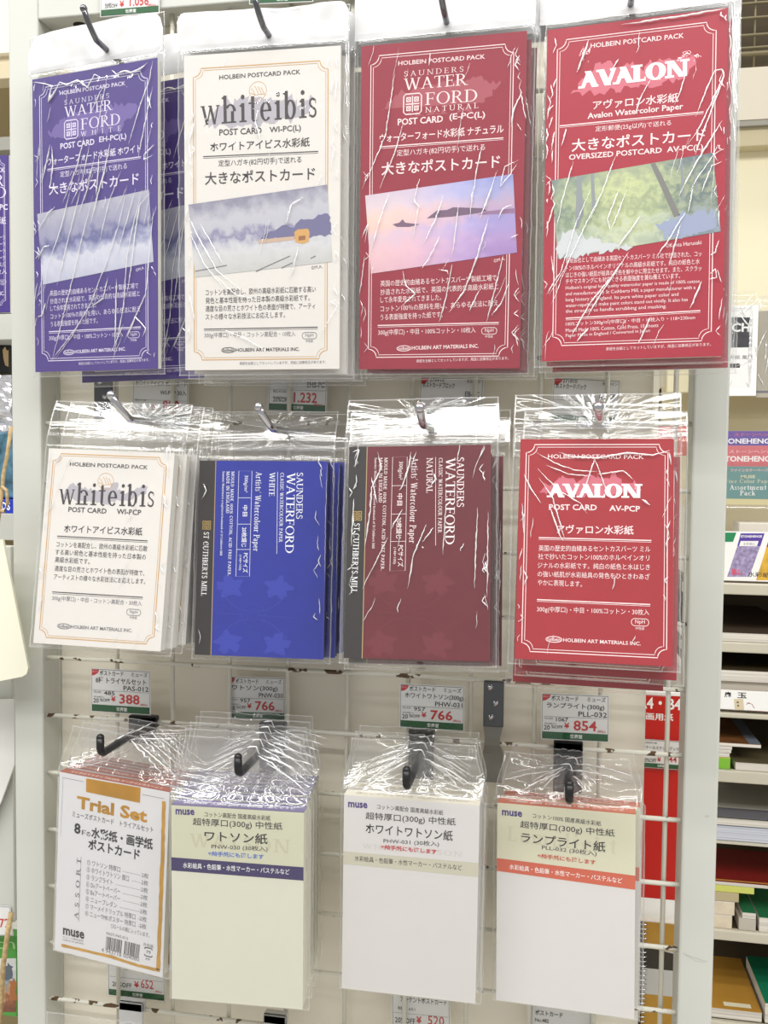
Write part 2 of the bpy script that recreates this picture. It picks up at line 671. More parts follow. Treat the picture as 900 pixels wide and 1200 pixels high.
def scuffs(b, lst):
    m = mat('scuff_mark', (186, 186, 178), 0.6)
    for pix, wd in lst:
        for (p, q) in zip(pix, pix[1:]):
            a, c = at(*p, -0.00905), at(*q, -0.00905)
            d = (c - a).normalized()
            s = Vector((-d.z, 0, d.x)) * wd / 2
            b.poly([a + s, c + s, c - s, a - s], m)


o = bent(PL, GX0, 0.0, BZ + 0.12)
o.build('post', rack, I4)
o = bent(GX1, PR, 0.0, BZ + 0.12)
scuffs(o, [([(800, 1117), (812, 1122), (822, 1125), (829, 1127)], 0.0008), ([(803, 1119), (815, 1126), (826, 1128)], 0.0006), ([(826, 957), (831, 956)], 0.0015)])
o.build('post', rack, I4)
o = MB()
o.box((GX0, -0.009, BZ), (GX1, 0.0205, BZ + 0.12), PAINT, 0.0012)
hp = at(90, 27, 0.0).x
o.mesh([(hp + 0.006 * math.cos(a * math.pi / 8), 0.006 + 0.006 * math.sin(a * math.pi / 8), BZ - 0.0001) for a in range(16)], [tuple(range(16))], mat('dark_hole', (40, 32, 26), 0.9))
o.build('top_beam', rack, I4)
BX1 = at(755, 900, 0.0205).x
board = MB()
board.box((GX0, 0.0205, 0.35), (BX1, 0.032, BZ + 0.12), mat('backing_board_white', (242, 236, 220), 0.6, var=0.02, scale=5), 0.0006)
board.build('backing_board', rack, I4)
strip = MB()
xs = at(67, 800, 0.019).x
strip.box((xs, 0.016, 0.35), (xs + 0.004, 0.0205, BZ), PAINT, 0.0005)
strip.build('board_trim', rack, I4)

# ------------------------------------------------------------------ wire grid
grid = empty('wire_grid', Matrix.Translation((0.2, 0.0, Z0 - 0.6)))
tag(grid, 'white chipped wire grid panel with 5 cm mesh inside the rack frame', 'wire grid')
for i in range(0, 10):
    b = MB()
    b.tube([(0.05 * i, 0.0018, Z0 - 0.62), (0.05 * i, 0.0018, BZ)], 0.0019, WIREV, 8)
    b.build('upright_wire', grid, I4)
for j in range(-6, 12):
    b = MB()
    b.tube([(GX0, -0.0018, Z0 - 0.05 * j), (GX1, -0.0018, Z0 - 0.05 * j)], 0.0018, WIRE, 8)
    b.build('cross_wire', grid, I4)


# ------------------------------------------------------------------ plastic bags
def ss(x):
    x = max(0.0, min(1.0, x))
    return x * x * (3 - 2 * x)


def bag(W, H, t, mg, top, hook=None, gather=0.0, patches=(), creases=(), tilt=0.0, curl=0.0, seam=None, nu=60, nv=110, base=0.10, streak=0.0, seed=0, topw=None, crumple=0.0, edge=True, bot=0.004):
    b = MB()
    zb, zt = -H / 2 - bot, H / 2 + top
    Wb = W + 2 * mg
    rows = []
    ov = Vector((seed * 3.1, seed * 1.7, 0))

    def disp(u, z):
        d = base * 0.001 * noise.noise(Vector((u * 70, z * 45, 0)) + ov)
        if streak:
            s = u * 0.93 - z * 0.36
            d += streak * 0.001 * noise.noise(Vector((s * 160, (z + u * .3) * 14, 5)) + ov)
        for (cu, cz, ru, rz, amp) in patches:
            q = ((u - cu) / ru) ** 2 + ((z - cz) / rz) ** 2
            if q < 2.5:
                fz = math.exp(-q * 1.6)
                d += amp * 0.00058 * fz * (noise.noise(Vector((u * 240, z * 170, 9)) + ov) + 0.55 * noise.noise(Vector((u * 520, z * 430, 3)) + ov))
        return d

    for j in range(nv + 1):
        z = zb + (zt - zb) * j / nv
        up = ss((z - H / 2 - .0012) / 0.012)
        dn = ss((-H / 2 - z) / max(1e-4, bot))
        k = max(up, dn)
        row = []
        hw = W / 2 + 0.0012
        hwk = hw + (Wb / 2 - hw) * k
        wt = Wb / 2
        if topw and z > H / 2:
            s = (z - H / 2) / top
            hwk = hwk + (topw / 2 - hwk) * ss(s)
            wt = hwk
        for i in range(nu + 1):
            x = -1 + 2 * i / nu
            u = x * hwk
            y = -0.0011 * (1 - k) + (t * 0.5) * k
            d = disp(u, z)
            y -= abs(d) if k < 0.5 else d
            if up > 0:
                y += tilt * (z - H / 2) + curl * (z - H / 2) ** 2
                if hook:
                    dx, dz = u - hook[0], z - hook[1]
                    rr = math.hypot(dx, dz)
                    th = math.atan2(dz, dx)
                    pl = noise.noise(Vector((math.cos(th) * 3.2, math.sin(th) * 3.2, seed))) + 0.5 * noise.noise(Vector((math.cos(th) * 8, math.sin(th) * 8, seed + 4)))
                    y += gather * up * pl * ss(rr / 0.012) * (0.35 + 0.65 * ss((0.07 - rr) / 0.07))
                if crumple:
                    y += crumple * up * (.25 + .75 * ss((z - H / 2 - .012) / .012)) * (noise.noise(Vector((u * 120, z * 120, seed * 2.0))) + .5 * noise.noise(Vector((u * 300, z * 300, seed))))
            row.append(Vector((u, y, z)))
        # side walls of the bag run back to the rear sheet
        yb = t * 0.55
        yr = row[-1].y if k > 0.5 else yb
        yl = row[0].y if k > 0.5 else yb
        wob = 0.0006 * noise.noise(Vector((z * 90, seed, 1)))
        row = [Vector((-max(wt, hwk) - wob, yl + (0.0006 if k > .5 else 0), z))] + row + [Vector((max(wt, hwk) + wob, yr + (0.0006 if k > .5 else 0), z))]
        rows.append(row)
    n = len(rows[0])
    vs = [p for r in rows for p in r]
    fs = [(j * n + i, j * n + i + 1, (j + 1) * n + i + 1, (j + 1) * n + i) for j in range(nv) for i in range(n - 1)]
    b.mesh(vs, fs, FILMC if crumple else FILM, True)
    # rear sheet
    rear = []
    step = max(1, nv // 16)
    js = list(range(0, nv + 1, step))
    for j in js:
        z = rows[j][0].z
        k = max(ss((z - H / 2 - .0012) / 0.012), ss((-H / 2 - z) / max(1e-4, bot)))
        for i in (0, n // 4, n // 2, 3 * n // 4, n - 1):
            p = rows[j][i]
            yy = p.y + 0.0005 if (k > .5 or i in (0, n - 1)) else t + 0.0006
            rear.append(Vector((p.x, yy, z)))
    fs = [(a * 5 + i + 1, a * 5 + i, (a + 1) * 5 + i, (a + 1) * 5 + i + 1) for a in range(len(js) - 1) for i in range(4)]
    b.mesh(rear, fs, FILM, True)
    # welded edges show as brighter thin rims
    if edge:
        for i in (0, n - 1):
            for j in range(0, nv, 2):
                p, q = rows[j][i], rows[min(nv, j + 2)][i]
                s = Vector((0.0009 if i == 0 else -0.0009, -0.0002, 0))
                b.poly([p + Vector((0, -.0002, 0)), p + s, q + s, q + Vector((0, -.0002, 0))], EDGE)
        for i in range(n - 1):
            p, q = rows[0][i], rows[0][i + 1]
            b.poly([p + Vector((0, -.0002, 0)), q + Vector((0, -.0002, 0)), q + Vector((0, -.0002, .0009)), p + Vector((0, -.0002, .0009))], EDGE)
            p, q = rows[nv][i], rows[nv][i + 1]
            b.poly([p + Vector((0, -.0003, -.0009)), q + Vector((0, -.0003, -.0009)), q + Vector((0, -.0003, 0)), p + Vector((0, -.0003, 0))], EDGE)

    def surf(u, z):
        j = max(0, min(nv - 1, (z - zb) / (zt - zb) * nv))
        j0 = int(j)
        r0 = rows[j0]
        hw = max(1e-5, r0[-2].x)
        i = max(0, min(nu - 1, (u / hw + 1) / 2 * nu))
        return r0[1 + int(i)].y

    def ridge(pts, wd, m=CREASE_GLINT):
        pts = [Vector(p) for p in pts]
        dense = []
        for p, q in zip(pts, pts[1:]):
            kk = max(2, int((q - p).length / 0.0022))
            for a in range(kk):
                dense.append(p.lerp(q, a / kk))
        dense.append(pts[-1])
        vs, fs = [], []
        L = len(dense)
        for a, p in enumerate(dense):
            t_ = dense[min(L - 1, a + 1)] - dense[max(0, a - 1)]
            t_ = t_.normalized() if t_.length > 1e-9 else Vector((0, 1))
            s = Vector((-t_.y, t_.x))
            taper = min(1.0, 0.15 + 4.0 * min(a, L - 1 - a) / max(1, L - 1))
            ww = wd * taper * (0.55 + 0.75 * random.random()) / 2
            jit = s * (random.random() - .5) * 0.0005
            c = p + jit
            yy = surf(c.x, c.y) - 0.00025
            A, B = c - s * ww, c + s * ww
            vs += [(A.x, yy, A.y), (c.x - s.x * ww * .4, yy - ww * .75, c.y - s.y * ww * .4), (c.x + s.x * ww * .4, yy - ww * .75, c.y + s.y * ww * .4), (B.x, yy, B.y)]
        for a in range(L - 1):
            for i in range(3):
                fs.append((a * 4 + i, a * 4 + i + 1, (a + 1) * 4 + i + 1, (a + 1) * 4 + i))
        b.mesh(vs, fs, m, True)

    for pts, wd in creases:
        ridge(pts, wd)
    if seam is not None:
        ridge([(-Wb / 2 + .001, H / 2 + seam), (Wb / 2 - .001, H / 2 + seam)], 0.0011, EDGE)
        ridge([(-Wb / 2 + .001, H / 2 + seam + .0022), (Wb / 2 - .001, H / 2 + seam + .0022)], 0.0006, EDGE)
    return b


def tab(W, H, t, top, z0, rnd=0.006, wave=0.0012, seed=0, tilt=0.0, skew=0.0):
    """white hang strip welded over the mouth of the bag"""
    m = MC.get('white_hang_strip') or hang_mat()
    b = MB()
    nu, nv = 44, 14
    vs, fs = [], []
    for j in range(nv + 1):
        s = j / nv
        for i in range(nu + 1):
            x = -1 + 2 * i / nu
            hw = W / 2
            zt = top
            edge = W / 2 - abs(x) * hw
            if edge < rnd:
                zt = top - (rnd - math.sqrt(max(0, rnd * rnd - (rnd - edge) ** 2)))
            z = H / 2 + z0 + (zt - z0) * s + skew * x * s
            u = x * hw
            y = t * 0.5 - 0.0012 + tilt * (z - H / 2) + wave * s * noise.noise(Vector((u * 28, z * 20, seed))) + 0.4 * wave * noise.noise(Vector((u * 90, z * 60, seed + 3)))
            vs.append((u, y, z))
    N = len(vs)
    vs += [(x, y + 0.0004, z) for x, y, z in vs]
    k = nu + 1
    for j in range(nv):
        for i in range(nu):
            q = (j * k + i, j * k + i + 1, (j + 1) * k + i + 1, (j + 1) * k + i)
            fs.append(q)
            fs.append(tuple(N + a for a in q[::-1]))
    for i in range(nu):
        fs.append((nv * k + i, nv * k + i + 1, N + nv * k + i + 1, N + nv * k + i))
    b.mesh(vs, fs, m, True)
    return b


def hang_mat():
    m = mat('white_hang_strip', (216, 216, 217), 0.25, spec=0.5)
    return m


# ------------------------------------------------------------------ painted pictures on the covers (procedural)
def picture(name, stops, nscale, amt, vert=True, second=None):
    m = bpy.data.materials.new(name)
    m.use_nodes = True
    nt = m.node_tree
    bs = nt.nodes['Principled BSDF']
    bs.inputs['Roughness'].default_value = 0.5
    tc = nt.nodes.new('ShaderNodeTexCoord')
    sp = nt.nodes.new('ShaderNodeSeparateXYZ')
    nt.links.new(tc.outputs['UV'], sp.inputs[0])
    n = nt.nodes.new('ShaderNodeTexNoise')
    n.inputs['Scale'].default_value = nscale
    n.inputs['Detail'].default_value = 6
    mp = nt.nodes.new('ShaderNodeMapping')
    mp.inputs['Scale'].default_value = (2.2, 1.0, 1) if vert else (2.6, .7, 1)
    nt.links.new(tc.outputs['UV'], mp.inputs[0])
    nt.links.new(mp.outputs[0], n.inputs['Vector'])
    ma = nt.nodes.new('ShaderNodeMath')
    ma.operation = 'MULTIPLY_ADD'
    nt.links.new(n.outputs['Fac'], ma.inputs[0])
    ma.inputs[1].default_value = amt
    nt.links.new(sp.outputs['Y' if vert else 'X'], ma.inputs[2])
    sb = nt.nodes.new('ShaderNodeMath')
    sb.operation = 'SUBTRACT'
    nt.links.new(ma.outputs[0], sb.inputs[0])
    sb.inputs[1].default_value = amt * 0.5
    r = nt.nodes.new('ShaderNodeValToRGB')
    e = r.color_ramp.elements
    while len(e) < len(stops):
        e.new(0.5)
    for k, (p, c) in enumerate(stops):
        e[k].position = p
        e[k].color = lin(c)
    nt.links.new(sb.outputs[0], r.inputs['Fac'])
    last = r.outputs['Color']
    if second:                                 # wash across the other axis
        n2 = nt.nodes.new('ShaderNodeTexNoise')
        n2.inputs['Scale'].default_value = nscale * 1.7
        nt.links.new(tc.outputs['UV'], n2.inputs['Vector'])
        r2 = nt.nodes.new('ShaderNodeValToRGB')
        e = r2.color_ramp.elements
        while len(e) < len(second):
            e.new(0.5)
        for k, (p, c) in enumerate(second):
            e[k].position = p
            e[k].color = lin(c)
        ma2 = nt.nodes.new('ShaderNodeMath')
        ma2.operation = 'MULTIPLY_ADD'
        nt.links.new(n2.outputs['Fac'], ma2.inputs[0])
        ma2.inputs[1].default_value = 0.3
        nt.links.new(sp.outputs['X'], ma2.inputs[2])
        nt.links.new(ma2.outputs[0], r2.inputs['Fac'])
        mx = nt.nodes.new('ShaderNodeMix')
        mx.data_type = 'RGBA'
        mx.inputs['Factor'].default_value = 0.5
        nt.links.new(last, mx.inputs['A'])
        nt.links.new(r2.outputs['Color'], mx.inputs['B'])
        last = mx.outputs['Result']
    nt.links.new(last, bs.inputs['Base Color'])
    return m


# ------------------------------------------------------------------ pack builder
WAT3 = '英国の歴史的由緒あるセントカスバーツ製紙工場で|抄造された水彩紙で、英国の代表的な高級水彩紙と|して永年愛用されてきました。|コットン100％の原料を用い、あらゆる技法に耐え|うる表面強度を持った紙です。'.split('|')


def sheet(F, W, H, m, t=0.0006):
    """the cover card itself: front face at y=0"""
    F.box((-W / 2, 0, -H / 2), (W / 2, t, H / 2), m)


def frame_lines(F, W, H, l, tp, r, bt, m, rad=0.006, gap=0.0018, w1=0.0006, w2=0.0004):
    F.line(notched(-W / 2 + l, -H / 2 + bt, W / 2 - r, H / 2 - tp, rad), w1, m, 2, True)
    F.line(notched(-W / 2 + l + gap, -H / 2 + bt + gap, W / 2 - r - gap, H / 2 - tp - gap, rad), w2, m, 2, True)


def dbl(F, x0, y0, x1, y1, m, R=None, gap=2.0):
    R = R or F
    F.line([R.P(x0, y0), R.P(x1, y1)], 0.0007, m)
    F.line([R.P(x0, y0 + gap), R.P(x1, y1 + gap)], 0.0003, m)


def nph(F, c, m, R=None, s=1.0):
    R = R or F
    p = R.P(*c)
    F.line([(p[0] + x * s, p[1] + z * s) for x, z in [(-.0055, 0), (-.005, .0016), (-.0038, .0023), (.0038, .0023), (.005, .0016), (.0055, 0), (.005, -.0016), (.0038, -.0023), (-.0038, -.0023), (-.005, -.0016)]], 0.0004, m, 3, True)
    F.put(glyphs('NpH'), (p[0] - .003 * s, p[1] - .0016 * s), (p[0] + .003 * s, p[1] - .0016 * s), .0032 * s, m)
    F.put(glyphs('中性紙'), (p[0] - .0028 * s, p[1] - .0049 * s), (p[0] + .0028 * s, p[1] - .0049 * s), .002 * s, m)


def holb(F, c, x0, y0, x1, y1, h, m, R=None):
    R = R or F
    p = R.P(*c)
    F.oval(p, .0052, .0019, .0005, m)
    F.put(glyphs('holbein', 0.01), (p[0] - .0042, p[1] - .0011), (p[0] + .0042, p[1] - .0011), .0024, m)
    F.t('HOLBEIN ART MATERIALS INC.', x0, y0, x1, y1, h, m, 0.015, ref=R)


def rag(F, pix, m, jit=0.0012, R=None, l=1):
    R = R or F
    pts = [Vector(R.P(*p)) for p in pix]
    out = []
    n = len(pts)
    for i in range(n):
        a, b_ = pts[i], pts[(i + 1) % n]
        k = max(2, int((b_ - a).length / 0.002))
        for s in range(k):
            p = a.lerp(b_, s / k)
            out.append((p.x + (random.random() - .5) * jit, p.y + (random.random() - .5) * jit * 1.6))
    F.blob(out, m, l)


SPOT = {}                                     # finished packs by key: (root, width, height, thickness)


def pack(key, M, W, H, t, F, label, bagmesh, top_mb=None, tabmesh=None, group=None, edge_mat=None, block_mat=None):
    root = empty('postcard_pack', M)
    tag(root, label, 'postcard pack', group)
    F.build('cover_card', root, M)
    blk = MB()
    blk.box((-W / 2 + .0004, 0.0007, -H / 2 + .0004), (W / 2 - .0004, t, H / 2 - .0004), block_mat or EDGEP, 0.0003)
    blk.build('paper_block', root, M)
    if top_mb:
        top_mb.build('folded_label', root, M)
    bo = bagmesh.build('plastic_bag', root, M)
    if tabmesh:
        tabmesh.build('hang_strip', bo, M)
    SPOT[key] = (root, W, H, t)
    return root


def behind(key, offs, labels, group):
    """further packs of the same kind on the same hook"""
    src, W, H, t = SPOT[key]
    M0 = src.matrix_world.copy()
    for (dx, dy, dz, rz), lab in zip(offs, labels):
        c = copy_tree(src)
        M = M0 @ Matrix.Translation((dx, dy, dz)) @ Matrix.Rotation(math.radians(rz), 4, 'Y')
        c.matrix_world = M
        c['label'] = lab
        c['group'] = group


def creases_px(F, lst, wd):
    return [([F.P(*p) for p in pl], w_ * wd) for pl, w_ in lst]


def patch_px(F, lst):
    out = []
    for x, y, rx, ry, amp in lst:
        a = F.P(x, y)
        s = (Vector(F.P(x + 10, y)) - Vector(a)).length / 10
        out.append((a[0], a[1], rx * s, ry * s, amp))
    return out


def rand_creases(W, H, n, wd, seed, ang=(60, 85), ln=(0.006, 0.03)):
    rn = random.Random(seed)
    out = []
    for _ in range(n):
        u = (rn.random() - .5) * W * .96
        z = (rn.random() - .5) * H * .96
        a = math.radians(rn.uniform(*ang))
        L = rn.uniform(*ln)
        p = [(u + math.cos(a) * L * s + (rn.random() - .5) * .0015, z + math.sin(a) * L * s) for s in (-.5, -.2, .15, .5)]
        p = [(max(-W / 2, min(W / 2, x)), max(-H / 2, min(H / 2, y))) for x, y in p]
        out.append((p, wd * rn.uniform(.5, 1.2)))
    return out


def edge_creases(W, H, n, wd, seed):
    """little folds where the film turns round the sides of the pack"""
    rn = random.Random(seed)
    out = []
    for _ in range(n):
        s = rn.choice((-1, 1))
        u = s * (W / 2 - rn.uniform(.0005, .005))
        z = (rn.random() - .5) * H * .95
        L = rn.uniform(.003, .012)
        p = [(u, z), (u - s * rn.uniform(0, .004), z + L * .5), (u - s * rn.uniform(-.001, .003), z + L)]
        out.append((p, wd * rn.uniform(.5, 1.1)))
    return out


# ---------- measured poses of the twelve front packs (centre of the cover, tilt)
PM = {
    'purple': pose((.006, -.0464, .154), (.8, .4, -11.2)),
    'ibisL': pose((.1463, -.0609, .1518), (.4, -.1, 1.1)),
    'natL': pose((.2774, -.0551, .1521), (1.9, .4, -3.3)),
    'avaL': pose((.4097, -.0644, .1555), (-2.6, -.3, -5.4)),
    'ibis': pose((.0292, -.077, -.0975), (-7, 1.5, 3)),
    'blue': pose((.1444, -.0535, -.1044), (-4.8, -.3, 1.8)),
    'maroon': pose((.2694, -.0915, -.092), (-10.7, -1.3, .1)),
    'ava': pose((.3878, -.0962, -.0873), (-9, -.1, -2.8)),
    'trial': pose((.0228, -.0562, -.357), (.5, 2.6, -7.5)),
    'watson': pose((.1367, -.0826, -.3602), (.5, .1, 3.3)),
    'wwatson': pose((.2624, -.0623, -.3514), (.8, .4, .5)),
    'lamp': pose((.3749, -.0418, -.3579), (-2.5, -.8, -4.2)),
}
LW, LH = .118, .230
SW, SH = .100, .148
C_PURPLE = mat('purple_cover', (74, 56, 132), 0.45, var=.05, scale=60)
C_RED = mat('wine_cover', (150, 44, 62), 0.45, var=.05, scale=60)
C_CRIM = mat('crimson_cover', (166, 33, 55), 0.45, var=.04, scale=60)
C_CRIM2 = mat('scarlet_cover', (162, 36, 46), 0.45, var=.04, scale=60)
C_OFFW = mat('offwhite_cover', (220, 216, 211), 0.5, var=.015, scale=60)
C_BLUE = mat('blue_cover', (30, 44, 150), 0.45, var=.07, scale=50)
C_MAR = mat('maroon_cover', (100, 27, 38), 0.45, var=.07, scale=50)
M_PALEP = mat('pale_pink_print', (236, 190, 196), 0.5)
M_PURB = mat('pale_purple_print', (112, 94, 160), 0.5)
M_WINB = mat('pale_wine_print', (170, 84, 96), 0.5)
M_CRIB = mat('pale_crimson_print', (204, 108, 124), 0.5)
M_GREYB = mat('pale_grey_brush', (176, 172, 180), 0.5)
M_DKGREY = mat('charcoal_print', (62, 58, 60), 0.5)
M_PINKW = mat('blush_print', (250, 226, 226), 0.5)


def emblem(F, a, b_, m, R=None):
    """square block mark with four little panels and a small cross"""
    R = R or F
    p, q = R.P(*a), R.P(*b_)
    x0, x1, z0, z1 = p[0], q[0], q[1], p[1]
    s = x1 - x0
    r = s * .12
    F.line([(x0 + r, z0), (x1 - r, z0), (x1, z0 + r), (x1, z1 - r), (x1 - r, z1), (x0 + r, z1), (x0, z1 - r), (x0, z0 + r)], s * .06, m, 3, True)
    for i in (0, 1):
        for j in (0, 1):
            cx, cz = x0 + s * (.28 + .44 * i), z0 + (z1 - z0) * (.28 + .44 * j)
            h = s * .13
            F.rect(cx - h, cz - h, cx + h, cz + h, m, 2)
            F.oval((cx, cz), h * .5, h * .5, h * .25, C_RED if m is M_PINKW else C_PURPLE, 3, 10)
    F.line([(x0 + s * .12, (z0 + z1) / 2), (x1 - s * .12, (z0 + z1) / 2)], s * .06, m)
    F.line([((x0 + x1) / 2, z0 + s * .12), ((x0 + x1) / 2, z1 - s * .12)], s * .06, m)


def waterford(F, R, ink, blobm, word, code, kata, pic):
    """tall cover printed in one colour; R is the sheet the pixel positions were read from"""
    sheet(F, LW, LH, MC_COVER[0])
    frame_lines(F, LW, LH, .0072, .0076, .0088, .0086, ink)
    rag(F, [(447, 127), (470, 108), (500, 100), (560, 92), (590, 98), (572, 112), (560, 128), (520, 130), (470, 135)], blobm, .003, R)
    t = F.t
    t('HOLBEIN POSTCARD PACK', 466.7, 76.9, 568.4, 68.9, 5, ink, .012, ref=R)
    t('SAUNDERS', 473.8, 89.9, 543.1, 84, 6.0, ink, rm=(.10, .05, .28), ref=R)
    t('WATER', 473.4, 105.9, 548.4, 99.5, 13, ink, rm=(.12, .05, .02), ref=R)
    emblem(F, (473.2, 110.7), (493.7, 132.9), ink, R)
    t('FORD', 498.3, 123.1, 559.1, 118.7, 14, ink, rm=(.12, .05, .04), ref=R)
    t(word, 498.3, 132, 560.4, 126.7, 6.0, ink, rm=(.12, .06, .3 if len(word) > 5 else 1.0), ref=R)
    t('POST CARD', 466.1, 147.1, 519.1, 143.2, 7.5, ink, .02, ref=R)
    t(code, 526.5, 142.6, 568.4, 139.8, 9.0, ink, .016, ref=R)
    t(kata, 445, 167.5, 590.2, 156, 10, ink, .012, ref=R)
    dbl(F, 445, 172.2, 590, 161.6, ink, R)
    t('定型ハガキ(82円切手)で送れる', 465, 184.4, 568.4, 177.3, 8.5, ink, ref=R)
    t('大きなポストカード', 447, 205.8, 586, 196.9, 15, ink, .012, ref=R)
    q = [R.P(*p) for p in ((428, 229.3), (601.3, 204), (605.9, 296), (434.7, 320.8))]
    F.shape(q, pic, 4, [(0, 1), (1, 1), (1, 0), (0, 0)])
    t('©M.A.', 579, 308, 592, 304.5, 4, ink, ref=R)
    for s, (x0, y0, x1, y1) in zip(WAT3, [(445.9, 336, 582, 329), (445.9, 346, 584, 339), (445.9, 355.2, 517, 352), (445.9, 365.5, 584, 358.6), (445.9, 375.5, 518.7, 372)]):
        t(s, x0, y0, x1, y1, 7, ink, ref=R)
    dbl(F, 442.7, 381.4, 584.5, 378, ink, R)
    t('300g(中厚口)・中目・100%コットン・10枚入', 443.2, 394, 557.3, 391, 7.6, ink, ref=R)
    nph(F, (573.3, 387.8), ink, R)
    holb(F, (473.3, 408.3), 482.7, 410, 560.8, 407.6, 4.4, ink, R)
    t('表紙を台紙としてセットしていますが、用途に加筆修正があります。', 488, 425, 596, 421.6, 3.8, ink, ref=R)


def hill(F, R, pts, m, l=5):
    F.shape([R.P(*p) for p in pts], m, l)


# ---- wine coloured tall pack (third in the top row)
P_SEA = picture('sunset_sea_picture', [(0, (196, 150, 190)), (.25, (214, 176, 206)), (.45, (196, 184, 222)), (.56, (232, 196, 196)), (.68, (236, 206, 198)), (.82, (200, 206, 230)), (1, (176, 190, 228))], 5, .35, True,
                [(0, (240, 206, 178)), (.45, (236, 196, 196)), (.8, (172, 160, 216)), (1.1, (120, 112, 190))])
P_SNOW = picture('snow_field_picture', [(0, (186, 188, 206)), (.3, (204, 206, 218)), (.42, (150, 152, 184)), (.52, (100, 102, 150)), (.64, (150, 150, 178)), (1, (176, 176, 190))], 5, .5)
P_BARN = picture('winter_field_picture', [(0, (190, 190, 188)), (.3, (204, 204, 206)), (.42, (182, 182, 194)), (.5, (136, 134, 164)), (.6, (184, 184, 194)), (.75, (188, 188, 196)), (1, (138, 136, 156))], 6, .45)
P_WOOD = picture('forest_stream_picture', [(0, (140, 156, 160)), (.2, (186, 196, 186)), (.38, (160, 172, 130)), (.52, (104, 124, 108)), (.72, (190, 200, 146)), (1, (110, 128, 122))], 8, 1.1, True,
                 [(0, (104, 116, 136)), (.3, (150, 164, 140)), (.55, (206, 212, 160)), (.8, (180, 190, 150)), (1.0, (96, 108, 128))])
M_HEAD = mat('mauve_headland_print', (120, 96, 120), .5)
M_HEAD2 = mat('violet_headland_print', (150, 116, 150), .5)

F = Face(PM['natL'])
MC_COVER = [C_RED]
waterford(F, F, M_PINKW, M_WINB, 'NATURAL', '(E-PC(L)', 'ウォーターフォード水彩紙 ナチュラル', P_SEA)
hill(F, F, [(500, 256), (512, 247), (524, 246), (531, 243), (548, 243.5), (565, 244), (571, 247), (560, 250), (530, 254)], M_HEAD)
hill(F, F, [(460, 263), (468, 261), (472, 257), (475, 261), (492, 263), (480, 266), (465, 266)], M_HEAD)
hill(F, F, [(571, 247.6), (604, 244), (604, 250), (560, 252)], M_HEAD2)
natref = F
bg_ = bag(LW, LH, .0055, .006, .040, patches=patch_px(F, [(535, 345, 16, 18, 1.2), (588, 345, 14, 16, 1.2), (455, 400, 16, 20, .6), (606, 150, 6, 30, .9), (525, 158, 7, 12, 1.3), (480, 345, 10, 12, 1.1)]),
          creases=creases_px(F, [
              ([(505, 63), (503, 78)], 1.4), ([(463, 88), (458, 120), (452, 160), (435, 200), (425, 222)], 1), ([(473, 145), (463, 180), (445, 222)], 1), ([(565, 170), (558, 205), (553, 240)], 1.2),
              ([(492, 210), (484, 240)], 1), ([(583, 200), (570, 240), (562, 257)], .8), ([(456, 228), (445, 260), (434, 297)], 1.4), ([(488, 222), (486, 237), (491, 243), (484, 280)], 1.1),
              ([(520, 230), (510, 260), (497, 285)], 1.2), ([(538, 240), (533, 280), (530, 300)], 1.2), ([(554, 222), (551, 257)], 1), ([(577, 220), (563, 256)], 1.2),
              ([(573, 255), (560, 300), (545, 340), (527, 366)], 1.5), ([(516, 277), (505, 300), (495, 315)], 1), ([(530, 310), (523, 350), (515, 378)], 1.2), ([(612, 108), (602, 130), (599, 150)], 1.3),
              ([(610, 108), (616, 140)], 1), ([(608, 188), (592, 196), (586, 220), (598, 205), (606, 192)], .9), ([(590, 300), (580, 340), (570, 380)], 1.1), ([(472, 318), (476, 335), (487, 345), (470, 360)], 1.2),
              ([(600, 240), (590, 245), (584, 256)], .9), ([(424, 280), (432, 262), (428, 285)], .9), ([(608, 275), (598, 280)], .9), ([(428, 300), (422, 345)], 1), ([(597, 330), (588, 355), (576, 370)], 1.2),
              ([(550, 365), (562, 340)], 1.0), ([(514, 316), (524, 318), (526, 322)], 1)], .0008) + edge_creases(LW, LH, 22, .0007, 3) + rand_creases(LW, LH, 12, .0004, 5),
          streak=.10, seed=3, nu=110, nv=200)
pack('natL', PM['natL'], LW, LH, .0055, F, 'tall wine-red postcard pack with a sunset sea picture, third in the top row', bg_, tabmesh=tab(.129, LH, .0055, .040, .0045, seed=3, wave=.002), group='tall postcard packs in the top row')

